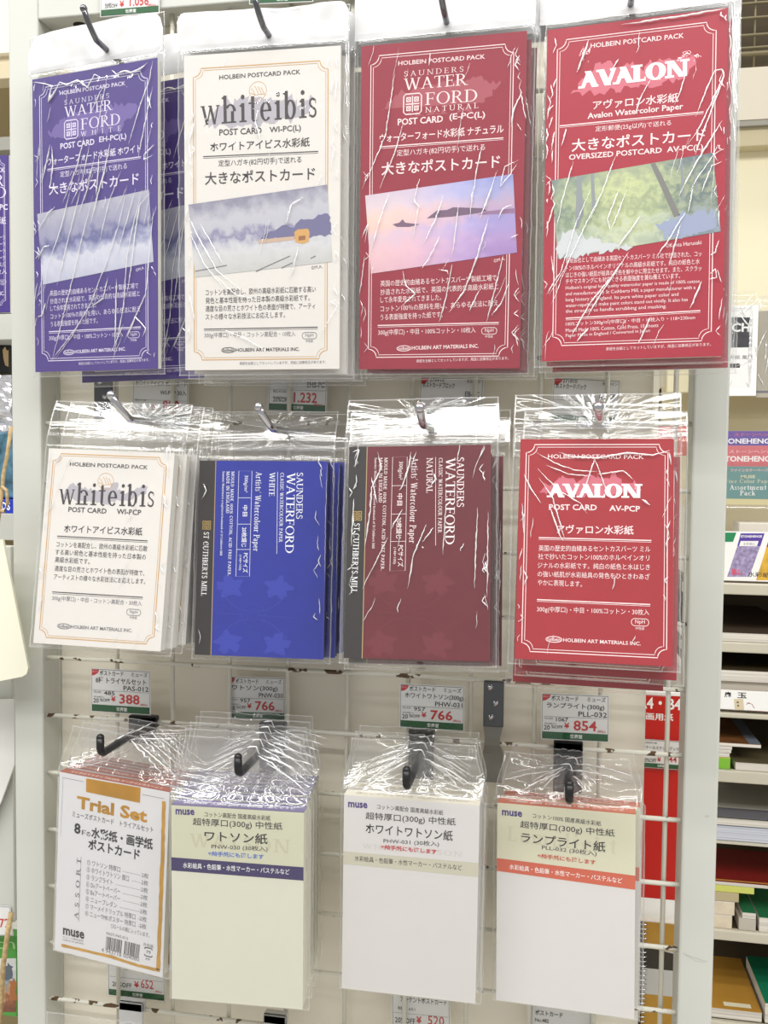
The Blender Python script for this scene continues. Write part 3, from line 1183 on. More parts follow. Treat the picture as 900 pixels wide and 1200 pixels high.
# ---- purple tall pack (first in the top row)
F = Face(PM['purple'])
MC_COVER = [C_PURPLE]
INKP = mat('lilac_print', (226, 220, 240), .5)
waterford(F, natref, INKP, M_PURB, 'WHITE', 'EH-PC(L)', 'ウォーターフォード水彩紙 ホワイト', P_SNOW)
bg_ = bag(LW, LH, .0055, .0045, .034, patches=patch_px(F, [(95, 312, 9, 16, 1.4), (75, 362, 12, 8, 1.2), (110, 275, 10, 6, 1.2), (58, 165, 8, 8, 1.3), (123, 130, 10, 12, 1.2), (65, 222, 14, 8, 1.0), (50, 270, 12, 50, .9), (120, 100, 70, 8, 1.0)]),
          creases=creases_px(F, [
              ([(40, 97), (55, 99), (62, 102), (58, 120), (72, 97), (80, 100), (92, 95), (104, 103), (112, 88), (122, 93)], 1.6), ([(132, 83), (138, 88), (147, 84), (155, 86), (165, 82), (174, 74)], 1.6),
              ([(180, 72), (176, 95), (165, 125), (152, 170)], .9), ([(180, 103), (170, 150), (163, 186)], .9), ([(121, 103), (108, 133)], .9), ([(127, 90), (120, 125), (114, 160)], .8),
              ([(100, 160), (92, 195), (75, 238)], 1), ([(106, 172), (98, 210), (85, 240)], .8), ([(112, 185), (104, 220), (94, 250)], .8), ([(130, 168), (124, 200), (116, 228), (108, 262)], 1.2),
              ([(117, 185), (116, 205), (114, 230)], 1.2), ([(84, 222), (72, 270), (58, 310)], .9), ([(96, 222), (80, 285), (68, 335)], .9), ([(110, 230), (96, 285), (82, 345), (62, 424)], .9),
              ([(143, 200), (128, 240), (118, 283)], .8), ([(150, 222), (140, 265), (125, 310), (108, 355), (85, 395), (65, 422)], .9), ([(160, 222), (148, 265), (138, 300)], .8),
              ([(168, 222), (157, 265), (150, 300), (146, 360), (134, 420)], .9), ([(178, 226), (165, 240), (160, 270), (154, 320), (150, 345)], 1.2), ([(181, 245), (176, 300), (172, 345), (158, 375), (146, 402)], 1),
              ([(138, 327), (137, 360), (136, 405)], 1.1), ([(128, 325), (122, 350), (108, 360)], 1.0), ([(60, 170), (56, 190), (50, 215)], 1.3), ([(62, 172), (63, 195), (60, 220), (70, 222)], 1.3),
              ([(66, 243), (58, 250), (46, 270)], 1.2), ([(60, 288), (52, 290), (46, 305)], 1.2), ([(55, 355), (50, 370), (45, 372)], 1.2), ([(168, 395), (172, 385), (160, 372), (150, 395)], 1.1),
              ([(182, 170), (170, 182), (170, 188), (180, 182)], 1.0), ([(62, 422), (90, 385), (110, 352)], .8), ([(133, 410), (146, 380)], .8)], .00095)
          + edge_creases(LW, LH, 26, .0007, 11) + rand_creases(LW, LH, 26, .0004, 12), streak=.12, seed=1, nu=110, nv=200)
pack('purple', PM['purple'], LW, LH, .0055, F, 'tall purple postcard pack with a snow picture at the left of the top row', bg_, tabmesh=tab(.127, LH, .0055, .035, .005, rnd=.014, seed=8, wave=.003), group='tall postcard packs in the top row')

# ---- off-white tall pack (second in the top row)
F = Face(PM['ibisL'])
sheet(F, LW, LH, C_OFFW)
K = M_DKGREY
frame_lines(F, LW, LH, .0072, .0098, .0092, .0075, GOLD, .006, .0016, .0006, .0003)


def ibis_mark(F, c, r):
    p = F.P(*c)
    F.oval(p, r, r, .0003, GOLD, 2, 28)
    for k in range(4):
        F.line([(p[0] - r * .75 + r * (.36 * k + .12 * s), p[1] + r * (.55 - .16 * abs(k - 1.5) - .9 * (s / 4) ** 1.3) + .0004 * (k % 2)) for s in range(5)], .00035, GOLD, 2)
    F.line([(p[0] - r * .9, p[1] - r * .2), (p[0] - r * .2, p[1] - r * .45), (p[0] + r * .8, p[1] - r * .35)], .0003, GOLD, 2)


ibis_mark(F, (302.2, 106.4), .0065)
rag(F, [(240, 148), (252, 130), (266, 113), (270, 122), (288, 112), (292, 118), (310, 112), (330, 122), (342, 108), (348, 122), (366, 112), (362, 128), (352, 140), (330, 142), (300, 148), (270, 150)], M_GREYB, .003)
t = F.t
t('HOLBEIN POSTCARD PACK', 257, 93.4, 352, 86.8, 5, K, .012)
t('whiteibis', 235.5, 146.7, 371, 137, 31, K, rm=(.145, .055, .07))
t('POST CARD', 257, 159, 306.8, 156.5, 7, K, .016); t('WI-PC(L)', 316, 157.6, 352.8, 155, 8.4, K, .016)
t('ホワイトアイビス水彩紙', 246.5, 178, 363, 171.9, 10.5, K, .012)
dbl(F, 238, 183.6, 372.9, 177.4, K)
t('定型ハガキ(82円切手)で送れる', 256, 196.5, 353.3, 191.8, 8.4, K)
t('大きなポストカード', 240.3, 217, 369.4, 210.8, 14.4, K, .012)
F.quad([(220.8, 240), (383.4, 216.4), (389.5, 306.8), (228.9, 325)], P_BARN, 4, True)
M_TREE = mat('indigo_trees_print', (112, 110, 146), .5)
rag(F, [(306, 279), (314, 273), (322, 270), (330, 265), (338, 263), (345, 266), (350, 259), (357, 256), (366, 257), (372, 251), (380, 249), (387, 254), (388, 274), (378, 277), (365, 278), (350, 279), (330, 279)], M_TREE, .0014, l=5)
hill(F, F, [(303, 281), (345, 277), (345, 281), (303, 286)], mat('ochre_fence_print', (196, 170, 150), .5), 6)
hill(F, F, [(345, 272), (349, 269), (361, 268), (363, 272), (362, 283), (356, 286), (346, 284)], mat('ochre_barn_print', (206, 160, 96), .5), 6)
hill(F, F, [(350, 277), (358, 276), (358, 281), (350, 282)], mat('brown_barn_print', (150, 100, 70), .5), 7)
for a, b_ in (((229, 318), (266, 311)), ((300, 318), (340, 300)), ((330, 314), (343, 308)), ((364, 303), (370, 300))):
    F.pline([a, b_], .0007, GREYP, 6)
t('©M.A.', 365, 316, 378, 314, 4, GREYP)
for s, (x0, y0, x1, y1) in zip('コットンを高配合し、欧州の高級水彩紙に匹敵する高い|発色と基本性能を持った日本製の高級水彩紙です。|適度な目の荒さとホワイト色の表面が特徴で、アーティ|ストの様々な水彩技法にお応えします。'.split('|'),
                               [(241, 346.5, 370, 342.5), (241, 356, 363, 352.5), (241, 365.5, 369.4, 362), (241, 375, 334, 372.4)]):
    t(s, x0, y0, x1, y1, 7, K)
dbl(F, 239, 385.8, 372.4, 383.4, K)
t('300g(中厚口)・中目・コットン高配合・10枚入', 239.6, 397, 346.2, 395.2, 7, GREYP)
nph(F, (362.6, 393.3), GREYP)
holb(F, (267.7, 410.3), 276.5, 412.2, 350.9, 411.2, 4, K)
t('表紙を台紙としてセットしていますが、用途に加筆修正があります。', 280.7, 427.8, 382, 426, 3.6, GREYP)
bg_ = bag(LW, LH, .0055, .006, .030, patches=patch_px(F, [(320, 116, 30, 10, 3.2), (365, 128, 24, 16, 3.4), (245, 152, 24, 12, 2.6), (280, 168, 14, 14, 2.6), (302, 138, 8, 20, 2.4), (295, 255, 28, 12, 1.6), (360, 240, 24, 18, 1.7), (310, 300, 30, 14, 1.4), (250, 300, 20, 20, 1.2), (375, 295, 18, 14, 1.4), (345, 320, 10, 20, 1.6), (235, 250, 14, 16, 1.4)]),
          creases=creases_px(F, [([(224, 275), (240, 310), (262, 337)], .8), ([(228, 268), (255, 318), (284, 341)], .8), ([(235, 262), (262, 310)], .7), ([(222, 255), (236, 285), (252, 312)], .7), ([(262, 386), (290, 398), (310, 410)], .9),
                                 ([(230, 140), (222, 165), (224, 190)], 1.1), ([(303, 130), (300, 145), (306, 165)], 1.6), ([(340, 250), (336, 262), (342, 240), (356, 232)], 1.4), ([(350, 290), (345, 312), (340, 326)], 1.4),
                                 ([(395, 90), (393, 120)], 1), ([(392, 175), (388, 200)], 1), ([(222, 345), (230, 380)], .8), ([(250, 320), (275, 345), (300, 352)], .7), ([(388, 110), (390, 95)], 1.2)], .0008)
          + edge_creases(LW, LH, 24, .0008, 21) + rand_creases(LW, LH, 8, .0004, 22), streak=.08, seed=5, nu=110, nv=200)
pack('ibisL', PM['ibisL'], LW, LH, .0055, F, 'tall off-white postcard pack with a winter barn picture, second in the top row', bg_, tabmesh=tab(.129, LH, .0055, .031, .004, rnd=.006, seed=5, wave=.003), group='tall postcard packs in the top row')

# ---- crimson tall pack (fourth in the top row)
F = Face(PM['avaL'])
sheet(F, LW, LH, C_CRIM)
frame_lines(F, LW, LH, .0072, .0082, .0072, .0105, M_PINKW)
t = F.t
K = M_PINKW
rag(F, [(670, 112), (680, 92), (698, 78), (712, 74), (725, 76), (740, 72), (752, 80), (770, 68), (790, 68), (812, 66), (816, 76), (800, 92), (770, 100), (740, 104), (700, 108)], M_CRIB, .003)
t('HOLBEIN POSTCARD PACK', 692, 56.6, 801.4, 44.5, 6, K, .012)
t('AVALON', 677.6, 104.2, 808, 88.7, 21, WHITE, rm=(.27, .13, -.1))
t('アヴァロン水彩紙', 694.7, 129, 795, 119.8, 11.5, K, .012)
t('Avalon Watercolor Paper', 688.5, 141.6, 800.5, 130, 9.4, K, .016)
dbl(F, 655.8, 147.6, 824.4, 131.2, K)
t('定形郵便(25g以内)で送れる', 697.8, 155.4, 786.5, 148, 7.6, K)
t('大きなポストカード', 669.8, 178.3, 827, 165, 16, K, .012)
t('OVERSIZED POSTCARD  AV-PC(L)', 666.7, 189.6, 823.8, 177.4, 8.8, K, .016)
F.quad([(646.4, 211.6), (835.3, 179), (844.6, 271.3), (653.6, 303.4)], P_WOOD, 4, True)
M_BARK = mat('grey_trunk_print', (122, 122, 118), .5)
M_BARK2 = mat('pale_trunk_print', (140, 146, 150), .5)
hill(F, F, [(762, 192), (768, 191), (780, 215), (797, 252), (790, 255), (774, 218)], M_BARK)
hill(F, F, [(676, 207), (681, 206), (684, 250), (678, 268), (674, 268)], M_BARK2)
hill(F, F, [(692, 204), (696, 203), (698, 245), (694, 247)], M_BARK2)
hill(F, F, [(797, 186), (800, 186), (802, 235), (799, 235)], M_BARK2)
hill(F, F, [(812, 184), (814, 184), (818, 225), (815, 225)], M_BARK2)
rag(F, [(652, 285), (660, 270), (690, 278), (722, 284), (740, 290), (655, 302)], mat('pale_bank_print', (200, 204, 206), .5), .003, l=5)
rag(F, [(770, 262), (800, 250), (838, 248), (843, 268), (780, 281)], mat('blue_water_print', (150, 160, 186), .5), .003, l=5)
t('©Kenta Harusaki', 780, 290.5, 822, 286.2, 5.2, K)
for i, s in enumerate('製紙会社として由緒ある英国セントカスバーツ ミル社で抄造された、コッ|トン100%のホルベインオリジナルの高級水彩紙です。純白の紙色と水|はじきの強い紙肌が絵具の発色を鮮やかに際立たせます。また、スクラッ|チやマスキングにも対応できる表面強度を兼ね備えています。'.split('|')):
    y = (308.5, 317.5, 325.5, 333.2)[i]
    t(s, 662.9, y, (822, 820, 822, 797)[i], y - (8, 8, 8, 7)[i], 6.6, K)
for i, s in enumerate("Holbein's original high-quality watercolor paper is made of 100% cotton|and manufactured by St Cuthberts Mill, a paper manufacturer with a|long history in England. Its pure white paper color and|water-repellency make paint colors stand out vividly. It also has|the strength to handle scrubbing and masking.".split('|')):
    y = (340.5, 347.6, 354.6, 361.4, 368)[i]
    x1 = (820, 815, 795, 806, 781)[i]
    t(s, 662.9, y, x1, y - 8 * (x1 - 663) / 159, 5.4, K)
dbl(F, 663, 373, 820.7, 364, K)
t('100%コットン300g/㎡(中厚口)・中目・10枚入り・118×230mm', 663, 383, 814.5, 375.2, 6.2, K)
t('Mould Made 100% Cotton, Cold Press, 10 Sheets', 663, 390, 771.5, 383.8, 5, K)
t('Paper Made in England / Converted in Japan', 663, 396.3, 761.6, 390.2, 5, K)
t('表紙を台紙としてセットしていますが、用途に加筆修正があります。', 710.2, 411, 833, 405.4, 4.2, K)
bg_ = bag(LW, LH, .0055, .006, .042, patches=patch_px(F, [(686, 70, 8, 14, 2.4), (805, 72, 20, 11, 2.8), (775, 95, 18, 12, 1.4), (700, 350, 30, 30, 1.2), (735, 340, 14, 22, 1.4), (670, 160, 14, 20, 1.1), (755, 385, 12, 12, 1.3), (840, 285, 10, 20, 1.3), (835, 320, 10, 12, 1.3), (645, 240, 10, 40, 1.0)]),
          creases=creases_px(F, [([(851, 11), (800, 20), (775, 23), (745, 28), (728, 30)], 1.6), ([(815, 138), (830, 100), (838, 84), (846, 82), (848, 90), (838, 112), (820, 150), (806, 170)], 1.3), ([(848, 93), (838, 118), (826, 150), (815, 182)], 1.2),
                                 ([(846, 142), (832, 165), (812, 198), (795, 232)], 1.3), ([(650, 155), (646, 178)], 1.0), ([(664, 152), (658, 172)], 1.2), ([(646, 100), (648, 112), (643, 120)], 1), ([(803, 88), (798, 106), (790, 124)], .9),
                                 ([(762, 95), (752, 112), (744, 135)], 1.1), ([(693, 222), (676, 260), (658, 318), (640, 346)], .9), ([(706, 225), (686, 265), (664, 312), (644, 346)], .9), ([(722, 182), (706, 225), (690, 262)], 1),
                                 ([(726, 222), (712, 258), (716, 272)], 1), ([(735, 222), (722, 256), (716, 270)], .8), ([(750, 254), (738, 272), (724, 290)], 1.6), ([(672, 190), (660, 232), (652, 270)], .9),
                                 ([(737, 296), (704, 345), (688, 372)], 1.2), ([(722, 318), (690, 358), (668, 398)], 1.1), ([(803, 250), (782, 284), (770, 300)], 1.2), ([(798, 262), (790, 290), (784, 312)], .9), ([(812, 222), (806, 250)], 1),
                                 ([(848, 175), (836, 182), (820, 205), (808, 226)], .9), ([(846, 190), (834, 195), (822, 225)], .9), ([(646, 300), (650, 330), (642, 345)], 1), ([(842, 282), (838, 296), (832, 300)], 1.2),
                                 ([(832, 322), (838, 316), (840, 326), (830, 328)], 1.2), ([(822, 330), (812, 355), (808, 362)], 1.3), ([(762, 372), (752, 395), (748, 402)], 1.2), ([(690, 385), (676, 400)], 1.1),
                                 ([(640, 270), (650, 240), (646, 232)], 1), ([(846, 350), (842, 375)], 1), ([(690, 48), (684, 66), (676, 86)], 1.7), ([(725, 70), (716, 85)], 1.4)], .0008)
          + edge_creases(LW, LH, 26, .0008, 31) + rand_creases(LW, LH, 12, .0004, 32), streak=.10, seed=7, nu=110, nv=200)
pack('avaL', PM['avaL'], LW, LH, .0055, F, 'tall crimson postcard pack with a green forest stream picture, rightmost in the top row', bg_, tabmesh=tab(.129, LH, .0055, .042, .0045, seed=7, wave=.002), group='tall postcard packs in the top row')

# ---- small off-white pack (first in the middle row)
T2 = .0115
F = Face(PM['ibis'])
sheet(F, SW, SH, C_OFFW)
K = M_DKGREY
t = F.t
frame_lines(F, SW, SH, .0042, .0038, .0058, .0048, GOLD, .0055, .0015, .0006, .0003)
ibis_mark(F, (124, 564), .0062)
rag(F, [(70, 582), (84, 566), (100, 572), (112, 574), (122, 572), (138, 566), (138, 574), (150, 578), (160, 572), (174, 570), (170, 578), (150, 586), (120, 590), (90, 588)], M_GREYB, .002)
t('HOLBEIN POSTCARD PACK', 81.8, 546, 173, 550, 4.4, K, .012)
t('whiteibis', 68.5, 590.8, 180, 594, 25, K, rm=(.145, .055, .07))
t('POST CARD', 80, 599.9, 124.7, 602, 5.8, K, .016); t('WI-PCP', 136.7, 602.4, 165.3, 603.8, 6, K, .016)
t('ホワイトアイビス水彩紙', 75, 624, 166.6, 627.8, 9, K, .012)
dbl(F, 67, 628.2, 173, 633.8, K)
for s, c in zip('コットンを高配合し、欧州の高級水彩紙に匹敵|する高い発色と基本性能を持った日本製の|高級水彩紙です。|適度な目の荒さとホワイト色の表面が特徴で、|アーティストの様々な水彩技法にお応えします。'.split('|'),
                [(66, 641, 172.5, 646.2), (64.7, 650, 170.7, 656.2), (64.4, 659, 105, 661.4), (63.9, 669.2, 169, 675), (63, 679, 170, 684.8)]):
    t(s, *c, 6.4, K)
dbl(F, 61.3, 693.6, 167.4, 700, K)
t('300g(中厚口)・中目・コットン高配合・30枚入', 60.8, 704.4, 166, 711, 6.4, GREYP)
nph(F, (156.7, 717.6), GREYP)
holb(F, (75, 733.9), 83, 736.3, 154.6, 740.9, 3.8, GREYP)
bg_ = bag(SW, SH, T2, .006, .040, hook=(.020, SH / 2 + .024), gather=.0035, tilt=.06, curl=5.0, seam=.011, patches=patch_px(F, [(95, 575, 22, 10, 1.6), (85, 590, 14, 14, 1.4), (120, 590, 10, 12, 1.0), (190, 600, 14, 60, .9)]),
          creases=creases_px(F, [([(84, 535), (78, 548)], 1.2), ([(160, 590), (150, 612)], .8), ([(72, 530), (66, 545)], 1.2), ([(60, 525), (56, 560), (55, 600)], 1), ([(150, 655), (140, 690)], .7)], .0008)
          + edge_creases(SW, SH, 16, .0008, 41) + rand_creases(SW, SH, 4, .0005, 42), seed=11, nu=90, nv=150)
pack('ibis', PM['ibis'], SW, SH, T2, F, 'small off-white gold bordered postcard pack, front one at the left of the middle row', bg_, group='postcard packs in the middle row')


# ---- blue and maroon bound pads
def pad(F, R, cover, ink, word):
    sheet(F, SW, SH, cover)
    band = mat('pad_black_band', (44, 40, 40), .45)
    x = -SW / 2 + .0127
    F.rect(-SW / 2, -SH / 2, x, SH / 2, band, 1)
    F.rect(x, -SH / 2, x + .0006, SH / 2, mat('pad_thin_line', (176, 150, 110), .45), 2)
    t = lambda *a, **k: F.t(*a, ref=R, **k)
    rm = (.14, .06, .0)
    t('SAUNDERS', 347.9, 554, 347.2, 608, 7.6, ink, rm=rm)
    t('WATERFORD', 336.4, 554, 334.2, 648, 10.2, ink, rm=(.14, .055, -.02))
    t('CLASSIC WATERCOLOUR PAPER', 328.8, 554, 327, 635.5, 4.2, ink, rm=(.15, .08, .06))
    F.line([R.P(325.4, 553), R.P(324.4, 649)], .0003, ink)
    t(word, 316, 553.6, 315.3, 581.4 if word == 'WHITE' else 592, 6.6, ink, rm=rm)
    t("Artists' Watercolour Paper", 300.2, 553, 296.8, 646, 7, ink, rm=(.14, .06, .04))
    q = [R.P(*p) for p in ((280, 552), (295.4, 552), (292.4, 675.5), (276.4, 675.5))]
    F.line(q, .0003, ink, 2, True)
    for f in (.255, .505, .745):
        F.line([Vector(q[0]).lerp(Vector(q[3]), f), Vector(q[1]).lerp(Vector(q[2]), f)], .0003, ink)
    t('300g/m²', 285.6, 557, 285, 577, 5.4, ink)
    t('中目', 284.6, 592, 284.2, 605, 6, ink, .01)
    t('20枚綴じ', 283.4, 618, 282.8, 641, 6.4, ink, .01)
    t('PCサイズ', 285.4, 648, 284.6, 671, 6.2, ink, .01)
    t('(148×100)', 280, 650, 279.4, 668, 3.4, ink)
    t('MOULD MADE 100% COTTON, ACID FREE PAPER.', 271.4, 552.4, 266.9, 675, 3.6, ink, rm=(.15, .08, .05))
    t('MADE IN ENGLAND', 265.6, 552.4, 265, 601.4, 3.8, ink, rm=(.15, .08, .05))
    t('Saunders Waterford is a registered trademark of St Cuthberts Mill', 261, 552.4, 258, 651, 2.6, ink, rm=(.15, .08, .0))
    t('ST CUTHBERTS MILL', 239, 623.6, 235.8, 698, 6.4, WHITE, rm=(.14, .06, .05))
    a, c = R.P(237.2, 609), R.P(247.4, 621)
    gm = mat('pad_gold_mark', (190, 160, 90), .4, .3)
    s = (c[0] - a[0]) / 2
    for i in (0, 1):
        for j in (0, 1):
            cx, cz = a[0] + s * (.5 + i), c[1] + s * (.5 + j)
            F.line([(cx - s * .36, cz - s * .36), (cx + s * .36, cz - s * .36), (cx + s * .36, cz + s * .36), (cx - s * .36, cz + s * .36)], s * .2, gm, 3, True)
            F.rect(cx - s * .12, cz - s * .12, cx + s * .12, cz + s * .12, gm, 3)
    # faint tracery of the panel design
    c0 = R.P(296.7, 721)
    fm = mat('tracery_blue', (46, 60, 166), .5) if cover is C_BLUE else mat('tracery_maroon', (108, 36, 46), .5)
    for r in (.003, .0048, .009):
        F.oval(c0, r, r, .0003, fm, 2)
    for i in (-1, 1):
        for j in (-1, 1):
            F.line([(c0[0] + i * (.004 + .022 * a), c0[1] + j * (.003 + .014 * a * a)) for a in (0, .3, .6, 1)], .0006, fm, 2)
            ux, uz = c0[0] + i * .019, c0[1] + j * .021
            out = []
            for a in range(60):
                th = a * math.pi / 30
                rr = .0075 * (1 + .22 * math.sin(5 * th + i) + .12 * math.sin(9 * th + 2 * j) + .14 * (random.random() - .5))
                out.append((ux + 1.25 * rr * math.cos(th), uz + rr * math.sin(th)))
            F.blob(out, fm, 1)
    F.line([(c0[0] - .03, c0[1] + .001), (c0[0] - .005, c0[1])], .0004, fm, 2)
    F.line([(c0[0] + .005, c0[1]), (c0[0] + .032, c0[1] - .001)], .0004, fm, 2)
    F.rect(SW / 2 - .0006, -SH / 2, SW / 2, SH / 2, fm, 1)


F = Face(PM['blue'])
blueref = F
pad(F, F, C_BLUE, mat('pad_white_print', (236, 238, 246), .5), 'WHITE')
bg_ = bag(SW, SH, .010, .0045, .040, hook=(.004, SH / 2 + .026), gather=.0045, tilt=.06, curl=5.0, seam=.010,
          creases=creases_px(F, [([(384, 545), (382, 600), (381, 680)], .5), ([(242, 500), (270, 505)], .6)], .0007) + edge_creases(SW, SH, 14, .0008, 51), seed=13, nu=90, nv=150)
pack('blue', PM['blue'], SW, SH, .010, F, 'blue postcard pad with a black band at its left, front one on its hook', bg_, group='postcard packs in the middle row', block_mat=mat('navy_pad_side', (30, 36, 92), .5))

F = Face(PM['maroon'])
pad(F, blueref, C_MAR, mat('pad_pink_print', (242, 226, 226), .5), 'NATURAL')
bg_ = bag(SW, SH, .010, .0045, .038, hook=(-.001, SH / 2 + .024), gather=.002, tilt=.06, curl=5.0, seam=.009, patches=patch_px(F, [(497, 640, 20, 18, 3.0), (440, 555, 14, 26, 1.4), (425, 600, 20, 30, 1.0), (480, 560, 12, 14, 1.2), (570, 560, 12, 40, .9), (420, 545, 14, 30, 1.2)]),
          creases=creases_px(F, [([(443, 530), (447, 550), (436, 572), (434, 600), (428, 640)], 1.4), ([(482, 530), (480, 545), (472, 570), (468, 575)], 1.4), ([(414, 530), (421, 528), (416, 548)], 1.4), ([(436, 560), (442, 590)], 1.2),
                                 ([(509, 555), (511, 562), (505, 570)], 1.4), ([(560, 595), (558, 640), (556, 690)], 1.1), ([(523, 590), (519, 650)], .9), ([(572, 600), (571, 700)], 1), ([(540, 520), (536, 540)], .8),
                                 ([(455, 630), (440, 660), (425, 690)], .8), ([(500, 615), (485, 650), (478, 690)], 1.1), ([(415, 585), (412, 640)], 1.1)], .0008)
          + edge_creases(SW, SH, 20, .0008, 61) + rand_creases(SW, SH, 10, .0006, 62), streak=.10, seed=15, nu=90, nv=150)
pack('maroon', PM['maroon'], SW, SH, .010, F, 'maroon postcard pad with a black band at its left, front one on its hook', bg_, group='postcard packs in the middle row', block_mat=mat('dark_pad_side', (66, 24, 32), .5))

# ---- small crimson pack (fourth in the middle row)
F = Face(PM['ava'])
sheet(F, SW, SH, C_CRIM2)
K = M_PINKW
t = F.t
frame_lines(F, SW, SH, .0042, .0038, .0037, .0052, K, .0055)
rag(F, [(632, 580), (640, 568), (652, 564), (664, 556), (676, 562), (690, 556), (706, 562), (716, 556), (730, 562), (744, 566), (752, 578), (730, 580), (690, 582)], M_CRIB, .003)
t('HOLBEIN POSTCARD PACK', 642, 537.3, 754.5, 538, 5.2, K, .012)
t('AVALON', 640.7, 582.7, 752.7, 583.5, 17, WHITE, rm=(.27, .13, -.1))
t('POST CARD', 643.3, 597.6, 699.3, 598.2, 7, K, .02); t('AV-PCP', 714, 598.9, 750, 599.7, 7, K, .02)
t('アヴァロン水彩紙', 651.9, 625.3, 742.5, 626.7, 11, K, .012)
dbl(F, 631.3, 630, 763.3, 633.4, K)
for s, c in zip('英国の歴史的由緒あるセントカスバーツ ミル|社で抄いたコットン100%のホルベインオリ|ジナルの水彩紙です。純白の紙色と水はじき|の強い紙肌が水彩絵具の発色をひときわあざ|やかに表現します。'.split('|'),
                [(631.3, 645.8, 762, 647), (630.5, 655.4, 761, 657.4), (630, 665.8, 761.5, 668.2), (630, 675.9, 761.5, 679.4), (630, 686, 682, 688)]):
    t(s, *c, 7.2, K)
dbl(F, 629.2, 702.6, 762, 708.4, K)
t('300g(中厚口)・中目・100%コットン・30枚入', 629.2, 718, 760.7, 722, 8, K)
nph(F, (750, 729.3), K)
holb(F, (649.2, 749.3), 660, 752, 750.8, 756.5, 4.4, K)
bg_ = bag(SW, SH, T2, .0055, .034, hook=(.0, SH / 2 + .014), gather=.0025, tilt=.06, curl=5.0, seam=.008, patches=patch_px(F, [(745, 572, 28, 20, 3.0), (690, 565, 20, 12, 1.2), (640, 555, 20, 20, 1.0), (614, 628, 8, 10, 1.6), (660, 630, 10, 8, 1.0), (782, 600, 8, 30, 1.2)]),
          creases=creases_px(F, [([(628, 530), (650, 543), (676, 552), (700, 553)], .8), ([(640, 545), (666, 556), (694, 558)], .8), ([(655, 530), (672, 536), (700, 537), (735, 531), (765, 534), (785, 528)], 1.5),
                                 ([(614, 556), (622, 572), (634, 590)], 1), ([(632, 560), (648, 585), (662, 632)], 1), ([(698, 535), (688, 565), (684, 580)], 1.1), ([(697, 538), (706, 562), (712, 580)], .8), ([(630, 550), (655, 575), (680, 590), (688, 602)], .9),
                                 ([(700, 556), (730, 552), (742, 562)], 1.1), ([(612, 590), (614, 625)], 1.1), ([(645, 595), (655, 625), (660, 634)], 1.1), ([(784, 530), (786, 545)], 1.2), ([(782, 620), (781, 660)], .8), ([(752, 585), (762, 592)], 1.6)], .0008)
          + edge_creases(SW, SH, 14, .0008, 71) + rand_creases(SW, SH, 5, .0005, 72), seed=17, nu=90, nv=150)
pack('ava', PM['ava'], SW, SH, T2, F, 'small crimson white bordered postcard pack, front one at the right of the middle row', bg_, group='postcard packs in the middle row')

# ---- bottom row: bags gathered on black hooks
T3 = .0125


def top_label(W, H, t, m, ink, s, frac=1.0):
    b = Face(I4)
    b.box((-W / 2, 0.0, H / 2), (W / 2, t * frac, H / 2 + .0004), m)
    vs, fs = glyphs(s, .01)
    if vs:
        x0 = min(x for x, y in vs); x1 = max(x for x, y in vs); y0 = min(y for x, y in vs); y1 = max(y for x, y in vs)
        out = []
        for x, y in vs:
            out.append((W * .42 - (x - x0) / (x1 - x0) * W * .84, t * .22 + (y - y0) / (y1 - y0) * t * .45, H / 2 + .00046))
        b.mesh(out, fs, ink)
    return b


F = Face(PM['trial'])
C_TRI = mat('trial_white_cover', (222, 221, 223), .5)
sheet(F, SW, SH, C_TRI)
GOLDG = mat('gold_gradient', (206, 150, 40), .3, .35, var=.25, scale=25)
t = F.t
F.quad([(101, 912), (164.9, 923), (164, 940.9), (101, 928)], GOLDG, 2)
t('Trial Set', 90, 947, 172.2, 964.3, 13.5, GOLDG, .035)
F.pline([(73, 911), (98, 916)], .0003, GREYP); F.pline([(167, 931), (192, 936)], .0003, GREYP); F.pline([(74, 912), (71, 980)], .0002, GREYP)
t('ミューズポストカード　トライアルセット', 84.8, 957, 179.6, 976, 6.4, K if False else M_DKGREY)
t('8', 87, 976.3, 94.3, 977.8, 11, BLACK, .03)
t('種の', 95.5, 978.6, 106, 981, 6, BLACK, .01)
t('水彩紙・画学紙', 107, 981.8, 178.9, 996.2, 12, BLACK, .025)
t('ポストカード', 103.4, 994.8, 163.8, 1008, 11.5, BLACK, .025)
brown = mat('gold_brush_print', (196, 148, 56), .45, var=.2, scale=60)


def brush(F, pix, wd):
    pts = [Vector(F.P(*p)) for p in pix]
    n = 26
    L, R_ = [], []
    for i in range(n + 1):
        s = i / n * (len(pts) - 1)
        k = min(len(pts) - 2, int(s))
        p = pts[k].lerp(pts[k + 1], s - k)
        d = (pts[k + 1] - pts[k]).normalized()
        e = Vector((-d.y, d.x))
        L.append(p + e * wd * (.45 + .2 * random.random()))
        R_.append(p - e * wd * (.45 + .2 * random.random()))
    y = F.yl(2)
    F.mesh([(p.x, y, p.y) for p in L + R_], [(i, i + 1, n + 2 + i, n + 1 + i) for i in range(n)], brown)


